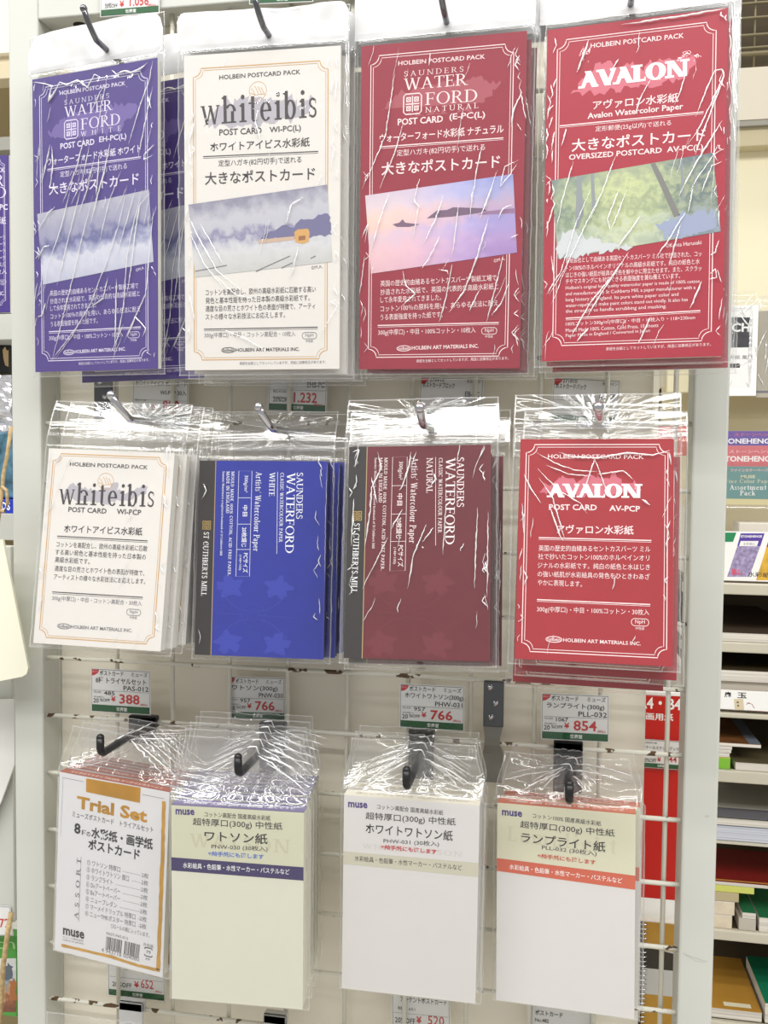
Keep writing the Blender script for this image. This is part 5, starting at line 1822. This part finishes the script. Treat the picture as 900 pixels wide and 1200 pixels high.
def shelf(y0, y1, name='shelf'):
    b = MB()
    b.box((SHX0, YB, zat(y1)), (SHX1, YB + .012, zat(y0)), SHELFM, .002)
    b.box((SHX0, YB + .012, zat(y1) + .001), (SHX1, YK, zat(y0) - .0005), mat('shaded_shelf_board', (88, 76, 56), .7, var=.06, scale=14))  # board behind the edge is coloured dark to paint in the shelf shade
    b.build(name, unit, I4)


b = MB(); b.box((SHX0, YK, 0.0), (SHX1, YK + .02, zat(690)), SHADEP); b.build('back_panel', unit, I4)
b = MB(); b.box((SHX0, YK - .05, zat(690)), (SHX1, YK + .02, zat(455, YK)), TAN); b.build('back_panel', unit, I4)
b = MB(); b.box((SHX0, YB + .25, zat(460, YB + .25)), (SHX1, YB + .27, zat(172, YB + .25)), CREAM, .002); b.build('display_panel', unit, I4)
b = MB(); b.box((SHX0, YB + .22, zat(172, YB + .22)), (SHX1, YB + .26, zat(149, YB + .22)), TAN, .002); b.build('cross_rail', unit, I4)
b = MB(); b.box((SHX0, YB + .21, zat(148, YB + .21)), (SHX1, YB + .26, zat(142, YB + .21)), mat('grey_rail', (150, 146, 134), .5)); b.build('price_rail', unit, I4)
b = MB(); b.box((SHX0, YB + .22, zat(141, YB + .22)), (SHX1, YB + .25, zat(80, YB + .22)), mat('beige_header', (216, 208, 190), .6)); b.build('header_board', unit, I4)
b = MB(); b.box((SHX0, YB + .30, zat(80, YB + .3)), (SHX1, YB + .31, zat(-20, YB + .3)), mat('dark_gap_tone', (70, 60, 42), .8)); b.build('gap_backing', unit, I4)  # added dark sheet stands in for the unlit gap behind the mesh
b = MB()
for yy in (5, 22, 42, 57, 64):
    z = zat(yy, YB + .24)
    b.tube([(SHX0, YB + .24, z), (SHX1, YB + .24, z)], .0022 if yy != 64 else .004, mat('brass_wire', (128, 118, 90), .5, .2), 6)
for k in range(9):
    x = SHX0 + .03 + k * .05
    b.tube([(x, YB + .243, zat(80, YB + .24)), (x, YB + .243, zat(-20, YB + .24))], .0018, MC['brass_wire'], 6)
b.build('wire_mesh', unit, I4)
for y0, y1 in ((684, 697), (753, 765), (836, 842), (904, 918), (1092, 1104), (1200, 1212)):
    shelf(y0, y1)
for sx in (SHX0, SHX1 - .02):
    b = MB(); b.box((sx, YK - .02, 0.0), (sx + .02, YK + .02, zat(-20, YK)), SHELFM, .002); b.build('upright', unit, I4)


def on_shelf(x0, x1, ytop, ybot, dep, m, name, label, cat, Y=YB + .004, group=None, ret=False):
    """a flat pad or stack lying on a shelf, front edge at plane Y"""
    a, c = at(x0, ytop, Y), at(x1, ybot, Y)
    b = MB()
    b.box((a.x, Y, zat(ybot, Y)), (c.x, Y + dep, zat(ytop, Y)), m, .0008)
    return b, a, c


# pads displayed upright: purple, coral and teal fronts, one in front of the other
def upright_pad(x0, x1, y0, y1, Y, m, label, words, trim=None):
    F, wx, hz, M = faceat(x0, y0, x1, y1, Y)
    root = empty('paper_pad', M)
    tag(root, label, 'paper pad', 'paper pads behind the rack')
    F.box((-wx / 2, 0, -hz / 2), (wx / 2, .001, hz / 2), m, .0003)
    for s, a, b_, h, mm, rm in words:
        F.t(s, *a, *b_, h, mm, .03 if not rm else 0, rm=rm)
    if trim:
        F.rect(-wx / 2, -hz / 2, wx / 2, -hz / 2 + trim[0], trim[1], 2)
    F.build('cover', root, M)
    b = MB(); b.box((-wx / 2, .0012, -hz / 2), (wx / 2, .012, hz / 2), EDGEP); b.build('page_block', root, M)
    b = MB(); b.box((-wx / 2 - .001, -.0016, -hz / 2 - .001), (wx / 2 + .001, -.0012, hz / 2 + .001), FILM); b.build('clear_wrap', root, M)


upright_pad(812, 912, 505, 560, YB + .10, mat('violet_pad', (104, 74, 164), .5), 'violet paper pad behind the coral one, right of the right post',
            [('STONEHENGE', (842, 520), (908, 520), 6.5, WHITE, None), ('ストーンヘンジ', (860, 511), (908, 511), 4, M_CRIB, None)])
upright_pad(810, 914, 522, 575, YB + .08, mat('coral_pad', (214, 110, 118), .5), 'coral paper pad between the violet and the teal one',
            [('STONEHENGE', (845, 541), (908, 541), 7, WHITE, None), ('ストーンヘンジ', (854, 531), (905, 531), 4, M_PALEP, None)])
F0 = upright_pad(806, 916, 546, 592, YB + .06, mat('teal_pad', (104, 152, 150), .5), 'teal assortment paper pad in front of the violet and coral ones',
                 [('MUSE', (868, 560.5), (885, 560.5), 4, mat('cream_print', (226, 220, 190), .5), None), ('Fine Color Paper', (850, 566), (906, 566), 4.6, MC['cream_print'], (.14, .07, .05)), ('Assortment', (855, 574), (898, 574), 6, WHITE, (.16, .07, .04)), ('Pack', (867, 580.5), (885, 580.5), 6, WHITE, (.16, .07, .04)), ('ファインカラーペーパー', (856, 553), (904, 553), 4, M_PALEP, None)],
                 (.009, mat('pale_yellow_strip', (226, 214, 164), .5)))
# clear acrylic riser they stand on
a, c = at(805, 593, YB + .05), at(920, 684, YB + .05)
b = MB()
ACR = film('clear_acrylic', 1.6, .04, .05, 0)
b.box((a.x, YB + .05, a.z - .003), (c.x, YB + .16, a.z), ACR, .0008)
b.box((a.x, YB + .05, zat(684) + .0004), (a.x + .003, YB + .16, a.z - .003), ACR)
b.box((c.x - .003, YB + .05, zat(684) + .0004), (c.x, YB + .16, a.z - .003), ACR)
o = tag(b.build('acrylic_riser'), 'clear acrylic riser carrying the teal, coral and violet pads', 'display riser')
# small white box on the shelf under the riser
b = MB(); a, c = at(866, 612, YB + .07), at(918, 624, YB + .07)
b.box((a.x, YB + .07, zat(684) + .0004), (c.x, YB + .12, a.z), mat('white_carton', (234, 226, 214), .5), .002)
tag(b.build('white_box'), 'small white carton on the shelf beneath the acrylic riser', 'box')
# leaflet sign on the shelf edge
F, wx, hz, M = faceat(812, 622, 935, 683, YB + .015)
root = empty('sign_board', M)
tag(root, 'white sign board printed with slanted pad covers and lettering on the right shelf edge', 'sign')
F.box((-wx / 2, 0, -hz / 2), (wx / 2, .003, hz / 2), WHITE, .0005)
VIO, GRN, YEL = mat('sign_violet', (92, 66, 164), .5), mat('sign_green', (44, 140, 92), .5), mat('sign_yellow', (226, 180, 70), .5, var=.3, scale=60)
MIX = mat('sign_violet_pattern', (170, 156, 196), .5, var=.5, scale=170)
F.quad([(850, 624), (863, 624), (859, 635), (848, 635)], GRN, 1)
F.quad([(868, 625), (896, 625), (891, 640), (864, 640)], VIO, 1)
F.quad([(864, 640), (891, 640), (878, 676), (852, 676)], MIX, 1)
F.quad([(901, 632), (925, 632), (912, 680), (886, 680)], YEL, 1)
F.quad([(901, 632), (905, 632), (902, 641), (898, 641)], RED, 2)
F.t('STONEHENGE', 868, 630, 893, 630, 3, WHITE, .03)
F.quad([(868, 634), (889, 634), (887, 640), (866, 640)], WHITE, 2)
F.t('水彩紙に', 871, 639, 885, 639, 3.5, GREYP)
F.t('推し', 857, 674, 870, 674, 8, mat('sign_pink', (226, 90, 110), .5), .02)
F.t('水彩紙', 876, 676, 902, 677, 6.5, M_DKGREY, .01)
F.build('printed_face', root, M)
b = MB(); b.box((-wx / 2, .0032, -hz / 2), (wx / 2, .0052, hz / 2), PAPER); b.build('backing_card', root, M)


def flat(x0, x1, yt, yb, dep, m, name, label, cat, top=None, topart=None, Y=YB + .006, group=None):
    """flat goods lying on a shelf: stack plus a cover sheet on top"""
    Z1, Zb = zat(yt) - (.0010 if top else .0001), zat(yb) + .0004
    xa, xb = at(x0, yt, Y).x, at(x1, yt, Y).x
    root = empty(name, Matrix.Translation(((xa + xb) / 2, Y, Zb)))
    tag(root, label, cat, group)
    b = MB(); b.box((xa, Y, Zb), (xb, Y + dep, Z1), m, .0006); b.build('sheet_block', root, I4)
    if top:
        b = MB(); b.box((xa, Y, Z1), (xb, Y + dep, Z1 + .0008), top)
        if topart:
            for (u0, u1, v0, v1, mm) in topart:
                b.poly([(xa + (xb - xa) * u0, Y + dep * v0, Z1 + .0009), (xa + (xb - xa) * u1, Y + dep * v0, Z1 + .0009), (xa + (xb - xa) * u1, Y + dep * v1, Z1 + .0009), (xa + (xb - xa) * u0, Y + dep * v1, Z1 + .0009)], mm)
        b.build('cover', root, I4)
    return root


g = 'pads and papers on the shelves behind'
LAY = layered('white_sheet_edges', (232, 226, 216), .25, 500)
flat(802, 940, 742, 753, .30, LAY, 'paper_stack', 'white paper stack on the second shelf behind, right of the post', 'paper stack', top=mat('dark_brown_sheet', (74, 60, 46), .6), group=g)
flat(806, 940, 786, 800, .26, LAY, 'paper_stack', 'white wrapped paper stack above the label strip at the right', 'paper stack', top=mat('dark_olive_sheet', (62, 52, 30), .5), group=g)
flat(802, 940, 800, 836, .24, mat('grey_shelf_paper', (196, 188, 176), .7), 'paper_stack', 'lower paper pile whose front is hidden by the label strip', 'paper stack', Y=YB + .012, group=g)
F, wx, hz, M = faceat(800, 806, 940, 836, YB - .003)
F.box((-wx / 2, 0, -hz / 2), (wx / 2, .002, hz / 2), WHITE, .0003)
F.t('麻', 849, 817, 857, 817.4, 7, BLACK, .02); F.t('玉', 864, 818, 875, 818.4, 7, BLACK, .02)
F.quad([(860, 819), (871, 819), (872, 832), (861, 832)], mat('buff_patch', (222, 206, 176), .5), 1)
F.oval(F.P(864.5, 823), .0012, .001, .001, BLACK, 2, 8); F.oval(F.P(865, 827), .001, .001, .001, BLACK, 2, 8)
F.pline([(876, 824), (881, 825), (884, 830)], .0008, mat('sign_dark_red', (150, 40, 50), .5)); F.pline([(876, 832.5), (900, 834)], .0005, MC['sign_dark_red']); F.pline([(875, 826), (876, 823.5), (879, 824)], .0008, MC['sign_dark_red'])
tag(F.build('label_strip', None, M), 'white label strip with brush lettering on the shelf edge at the right', 'sign')
flat(800, 892, 872, 877, .16, LAY, 'book', 'book with a brown picture cover on top of the small pile at the right', 'book', top=mat('brown_cover_picture', (122, 80, 44), .5, var=.4, scale=40), topart=[(.85, 1, 0, 1, mat('slate_edge', (110, 120, 130), .5))], group=g)
for k, (x1, y0, y1, mm, nm) in enumerate([(858, 877, 881, LAY, 'first'), (857, 881, 885, LAY, 'second'), (855, 885, 890, LAY, 'third')]):
    flat(800, x1, y0, y1, .15, mm, 'paper_pad', nm + ' white pad under the brown picture book at the right', 'paper pad', top=PAPER, group=g)
flat(800, 856, 890, 904, .14, mat('lime_spine', (130, 190, 60), .5, var=.1, scale=10), 'paper_pad', 'lime green pad at the bottom of the small pile at the right', 'paper pad', top=mat('yellow_spine', (226, 206, 96), .5), group=g)
flat(862, 940, 894, 904, .15, LAY, 'sketchbook', 'white sketchbook with a dark cover beside the lime green pad', 'sketchbook', top=mat('olive_cover', (92, 84, 60), .5), group=g)
flat(796, 938, 962, 970, .14, LAY, 'paper_pad', 'pad with a grey printed cover on the pile above the dark red one', 'paper pad', top=mat('pale_grey_cover', (206, 204, 190), .5), topart=[(.05, .95, .05, .35, GREYP), (.05, .95, .02, .045, BLACK)], group=g)
flat(796, 940, 970, 988, .13, layered('bluish_sheets', (210, 214, 226), .25, 500), 'paper_pad', 'bluish white pad under the grey printed one at the right', 'paper pad', top=mat('slate_cover', (120, 130, 150), .5), group=g)
b = MB(); b.box((SHX0, YB, zat(990)), (SHX1, YK, zat(988.2)), SHELFM); b.build('shelf', unit, I4)
flat(794, 940, 1036, 1041, .13, LAY, 'paper_pad', 'dark red pad lying on the shelf pile at the right', 'paper pad', top=mat('dark_red_cover', (120, 22, 20), .45, var=.08, scale=20), topart=[(.0, .9, .02, .05, GOLD)], group=g)
flat(794, 884, 1041, 1049, .12, mat('yellow_green_sheets', (210, 214, 110), .5), 'paper_pad', 'yellow green pad under the dark red one', 'paper pad', group=g)
flat(794, 866, 1049, 1060, .11, mat('tan_sheets', (190, 176, 140), .6), 'paper_pad', 'tan pad under the yellow green one', 'paper pad', group=g)
flat(794, 861, 1060, 1076, .10, mat('pale_wrapped_sheets', (226, 212, 188), .4, var=.1, scale=60), 'paper_pad', 'pale wrapped pad on the left pile above the lowest shelf edge', 'paper pad', top=PAPER, group=g)
flat(794, 858, 1076, 1092, .10, mat('pale_wrapped_sheets', (226, 212, 188), .4), 'paper_pad', 'pale pad at the bottom of the left pile on the right shelf', 'paper pad', top=PAPER, group=g)
flat(870, 886, 1070, 1078, .12, LAY, 'paper_pad', 'narrow green covered pad beside the pale pile', 'paper pad', top=mat('green_cover', (36, 110, 70), .45, var=.1, scale=40), group=g)
flat(866, 886, 1078, 1092, .12, mat('grey_shelf_paper', (196, 188, 176), .7), 'paper_pad', 'plain grey pad under the narrow green one', 'paper pad', group=g)
flat(890, 945, 1074, 1092, .13, LAY, 'paper_pad', 'larger green covered pad at the right picture edge', 'paper pad', top=MC['green_cover'], group=g)
flat(786, 893, 1186, 1198, .16, LAY, 'paper_pad', 'golden brown pad lying on the lowest visible shelf', 'paper pad', top=mat('golden_cover', (192, 142, 58), .45, var=.06, scale=20), topart=[(.3, .5, .7, .76, CREAM), (.6, .9, .05, .12, CREAM)], group=g)
flat(897, 950, 1174, 1198, .14, LAY, 'paper_pad', 'emerald green pad beside the golden brown one', 'paper pad', top=mat('emerald_cover', (24, 130, 92), .45), group=g)

upright_pad(772, 809, 498, 534, YB + .12, mat('poppy_red_pad', (206, 74, 44), .5), 'poppy red pad seen through the grid just left of the right post',
            [('PAPER', (776, 512), (806, 512), 6, WHITE, None)])
# bagged pads hanging on the cream panel
F, wx, hz, M = faceat(812, 345, 886, 464, YB + .15)
root = empty('bagged_pad', M)
tag(root, 'white bagged pad with a black printed block hanging right of the right post', 'bagged pad', 'bagged pads on the cream panel')
F.box((-wx / 2, 0, -hz / 2), (wx / 2, .004, hz / 2 - .02), WHITE, .001)
BLK = mat('black_block_print', (52, 52, 60), .5, var=.4, scale=90)
F.quad([(820, 371), (881, 372), (881, 407), (820, 408)], BLK, 1)
F.t('SKETCH', 822, 389, 879, 389, 11, WHITE, .03)
F.quad([(850, 426), (867, 426), (867, 431), (850, 431)], BLACK, 1)
F.t('水彩紙 風景', 848, 421, 882, 421, 5, GREYP, .01)
F.pline([(845, 361), (881, 362)], .0004, GREYP); F.pline([(846, 364), (870, 364)], .0006, GREYP)
F.build('pad', root, M)
bg_ = bag(wx - .02, hz - .03, .006, .006, .02, seed=51, patches=[(0, 0, .06, .09, 4.5)], nu=50, nv=70, creases=rand_creases(wx, hz, 26, .0022, 91, (20, 160), (.01, .05)) + [([(wx / 2 - .011, -hz / 2 + .02), (wx / 2 - .012, 0), (wx / 2 - .011, hz / 2 - .02)], .004)])
bg_.build('plastic_bag', root, M)
F, wx, hz, M = faceat(889, 350, 950, 466, YB + .16)
root = empty('bagged_pad', M)
tag(root, 'grey bagged pad hanging at the right picture edge beside the black printed one', 'bagged pad', 'bagged pads on the cream panel')
F.box((-wx / 2, 0, -hz / 2), (wx / 2, .004, hz / 2 - .02), mat('grey_pad', (176, 170, 156), .5, var=.1, scale=20), .001)
F.rect(-wx / 2, -hz / 2 + .008, wx / 2, -hz / 2 + .012, GREYP, 1)
F.build('pad', root, M)
bg_ = bag(wx - .015, hz - .03, .006, .006, .02, seed=53, patches=[(0, 0, .05, .09, 4)], nu=40, nv=60, creases=rand_creases(wx, hz, 14, .002, 93, (60, 120), (.02, .06)))
bg_.build('plastic_bag', root, M)

# ------------------------------------------------------------------ left side: neighbouring shelf, hanging card
YL = .42
LX0, LX1 = at(-160, 400, YL).x, at(28, 400, YL).x
unit2 = empty('shelving_unit', Matrix.Translation(((LX0 + LX1) / 2, YL + .1, 0)))
tag(unit2, 'cream shelving unit glimpsed behind the left post', 'shelving unit')


def zl(y, Y=YL):
    return at(6, y, Y).z


def lbox(y0, y1, m, name, Y=YL, dep=.2, x1=None):
    b = MB(); b.box((LX0, Y, zl(y1, Y)), (LX1 if x1 is None else x1, Y + dep, zl(y0, Y)), m, .001); b.build(name, unit2, I4)


lbox(-60, 62, mat('bright_cream_board', (250, 246, 226), .5), 'header_board', YL + .05, .02)
lbox(62, 92, mat('beige_board', (222, 208, 176), .6), 'top_rail', YL + .06, .03)
lbox(92, 1300, mat('olive_back_panel', (150, 134, 96), .7), 'back_panel', YL + .2, .02)
lbox(160, 176, mat('grey_price_rail', (156, 154, 146), .5), 'price_rail', YL + .04, .02)
lbox(368, 398, PAINT, 'shelf', YL, .2)
lbox(602, 633, PAINT, 'shelf', YL, .2)
lbox(1122, 1134, PAINT, 'shelf', YL + .04, .16)
# purple pack on the neighbouring unit
F, wx, hz, M = faceat(-70, 186, 11.5, 366, YL + .012)
root = empty('postcard_pack', M)
tag(root, 'purple pack standing on the neighbouring shelf, cut by the left picture edge', 'postcard pack')
F.box((-wx / 2, 0, -hz / 2), (wx / 2, .001, hz / 2), C_PURPLE)
frame_lines(F, wx, hz, .006, .006, .006, .01, INKP)
F.t('POSTCARD PACK', -50, 202, 6, 202, 5, INKP, .012)
F.t('WATER', -52, 219, 5, 218, 12, INKP, rm=(.12, .05, .02))
F.t('FORD', -40, 233, 7, 232, 12, INKP, rm=(.12, .05, .02))
F.t('POST CARD  EH-PC', -62, 247, 9, 246, 6, INKP, .02)
F.t('ウォーターフォード水彩紙', -60, 264, 7, 263, 8, INKP, .012)
for k in range(5):
    F.t('英国の歴史的由緒あるセントカスバーツ'[:18 - 2 * (k == 4)], -56, 282 + 8 * k, 6, 281 + 8 * k, 5.5, INKP)
F.t('300g・中目・30枚入', -50, 323, 8, 322, 6, INKP)
nph(F, (3, 330), INKP)
F.t('HOLBEIN ART MATERIALS INC.', -55, 347, 5, 346, 4, INKP, .012)
F.build('cover_card', root, M)
b = MB(); b.box((-wx / 2, .0012, -hz / 2), (wx / 2, .02, hz / 2), EDGEP); b.build('paper_block', root, M)
# black box with a cream shape on the shelf below
b = MB()
b.box((LX0, YL + .05, zl(437, YL + .05)), (at(10, 420, YL + .05).x, YL + .12, zl(405, YL + .05)), BLACKPL, .001)
pp = [at(x, y, YL + .0495) for x, y in ((3, 410), (6, 406), (8, 411), (10, 410), (10, 430), (6, 428), (4, 420))]
b.poly([tuple(p) for p in pp], mat('cream_shape_print', (216, 186, 140), .5))
tag(b.build('black_box'), 'black box with a cream shape on the neighbouring shelf at the left edge', 'box')
# crinkled silver-clear bag and blue packets
b = MB()
n = 22
vs, fs = [], []
a, c = at(-60, 440, YL + .03), at(14, 508, YL + .03)
for j in range(n + 1):
    for i in range(n + 1):
        x = a.x + (c.x - a.x) * i / n
        z = a.z + (c.z - a.z) * j / n
        vs.append((x, YL + .03 - .012 * math.sin(math.pi * i / n) * math.sin(math.pi * j / n) + .006 * noise.noise(Vector((x * 90, z * 90, 2))), z))
for j in range(n):
    for i in range(n):
        fs.append((j * (n + 1) + i, j * (n + 1) + i + 1, (j + 1) * (n + 1) + i + 1, (j + 1) * (n + 1) + i))
b.mesh(vs, fs, mat('silver_wrap', (214, 214, 220), .18, .6), False)
b.box((a.x + .004, YL + .034, c.z + .002), (c.x - .004, YL + .06, a.z - .004), mat('grey_contents', (170, 170, 178), .5))
tag(b.build('silver_bag'), 'crinkled silvery bag of goods at the left picture edge', 'bag')
b = MB()
a, c = at(-60, 506, YL + .02), at(15, 584, YL + .02)
b.box((a.x, YL + .02, c.z), (c.x, YL + .08, a.z), mat('blue_pattern_box', (84, 128, 150), .4, var=.7, scale=60), .003)
tag(b.build('blue_box'), 'blue patterned box beneath the silvery bag at the left edge', 'box')
F, wx, hz, M = faceat(-60, 584, 15, 602, YL + .01)
F.box((-wx / 2, 0, -hz / 2), (wx / 2, .05, hz / 2), mat('royal_blue_box', (40, 62, 190), .4), .001)
F.t('DS', 2, 598, 12, 598, 9, WHITE, .03)
tag(F.build('blue_carton', None, M), 'small royal blue carton with white letters at the left edge', 'box')
# large cream card hanging in front of the left post, with its cord
Yc = -.035
pts = [(-95, 640), (3, 632), (33, 783), (31, 790), (26, 793), (-70, 812), (-100, 800)]
fr = [at(x, y, Yc) for x, y in pts]
b = MB()
bk = [p + Vector((0, .0025, 0)) for p in fr]
n = len(fr)
b.mesh(fr + bk, [tuple(range(n - 1, -1, -1)), tuple(range(n, 2 * n))] + [(i, (i + 1) % n, n + (i + 1) % n, n + i) for i in range(n)], mat('cream_card', (236, 234, 214), .6, var=.02, scale=8))
root = empty('hanging_card', Matrix.Translation(fr[4]))
tag(root, 'large cream card with a rounded corner hanging over the left post', 'hanging card')
b.build('card', root, I4)
b = MB()
cp = [(13, 500), (9, 530), (4, 556), (2, 580), (-2, 610), (-6, 637)]
b.tube([at(x, y, Yc - .001) for x, y in cp], .0016, mat('jute_cord', (190, 164, 120), .8, var=.3, scale=300), 8)
b.tube([at(x, y, Yc - .002) for x, y in ((2, 570), (8, 575), (9, 590), (5, 600), (1, 598))], .0014, MC['jute_cord'], 8)
b.build('cord', root, I4)
# neighbouring fixture low on the left: white panel, slanting sheet and green package
b = MB()
a, c = at(-120, 800, .02), at(17, 1090, .02)
b.box((a.x, .02, zl(1080, .02)), (c.x, .03, zl(640, .02)), PAINT, .001)
tag(b.build('fixture_board'), 'white panel of the neighbouring fixture left of the left post', 'board')
b = MB()
pp = [at(x, y, .012) for x, y in ((-90, 820), (16.5, 820), (17, 896), (1, 940), (-90, 1110))]
bk = [p + Vector((0, .002, 0)) for p in pp]
b.mesh(pp + bk, [(4, 3, 2, 1, 0), (5, 6, 7, 8, 9)] + [(i, (i + 1) % 5, 5 + (i + 1) % 5, 5 + i) for i in range(5)], mat('pale_grey_sheet', (226, 226, 222), .6))
tag(b.build('slanted_sheet'), 'pale sheet with a slanting lower edge beneath the large cream card', 'sheet')
F, wx, hz, M = faceat(-90, 1085, 19.5, 1192, .03)
root = empty('green_package', M)
tag(root, 'green package with an autumn tree picture at the bottom left corner', 'package')
F.box((-wx / 2, 0, -hz / 2), (wx / 2, .012, hz / 2), mat('leaf_green_pack', (84, 160, 70), .45), .0006)
F.quad([(-60, 1123), (19, 1123), (19, 1186), (-60, 1186)], picture('autumn_tree_picture', [(0, (120, 80, 60)), (.25, (150, 96, 70)), (.4, (190, 150, 110)), (.55, (130, 140, 150)), (.75, (206, 208, 206)), (1, (222, 224, 222))], 7, .9), 2, True)
rag(F, [(5, 1135), (10, 1128), (15, 1133), (14, 1145), (8, 1150), (5, 1143)], mat('slate_tree_print', (96, 104, 116), .5), .002, l=3)
rag(F, [(12, 1150), (17, 1146), (19, 1152), (19, 1172), (12, 1172)], mat('rust_tree_print', (170, 110, 66), .5), .002, l=3)
F.t('Sketch', -50, 1112, 18, 1112, 12, mat('pale_green_print', (170, 214, 150), .5))
F.build('wrapper', root, M)
price_tag((-45, 1062), (12, 1062), (-45, 1096), 'price tag with red digits at the bottom left, in front of the green package', [('スケッチ', .1, .6, .25, .12, 'k', .01), ('¥', .42, .52, .76, .16, 'r', .03), ('972', .62, .96, .72, .30, 'r', .01)], Y=.018, mark=False, bar=False)
b = MB()
b.tube([at(x, y, .010) for x, y in ((13, 1070), (8, 1100), (4, 1130), (1, 1170), (-1, 1210))], .0024, MC['jute_cord'], 8)
tag(b.build('jute_string'), 'jute string running down over the green package', 'string')
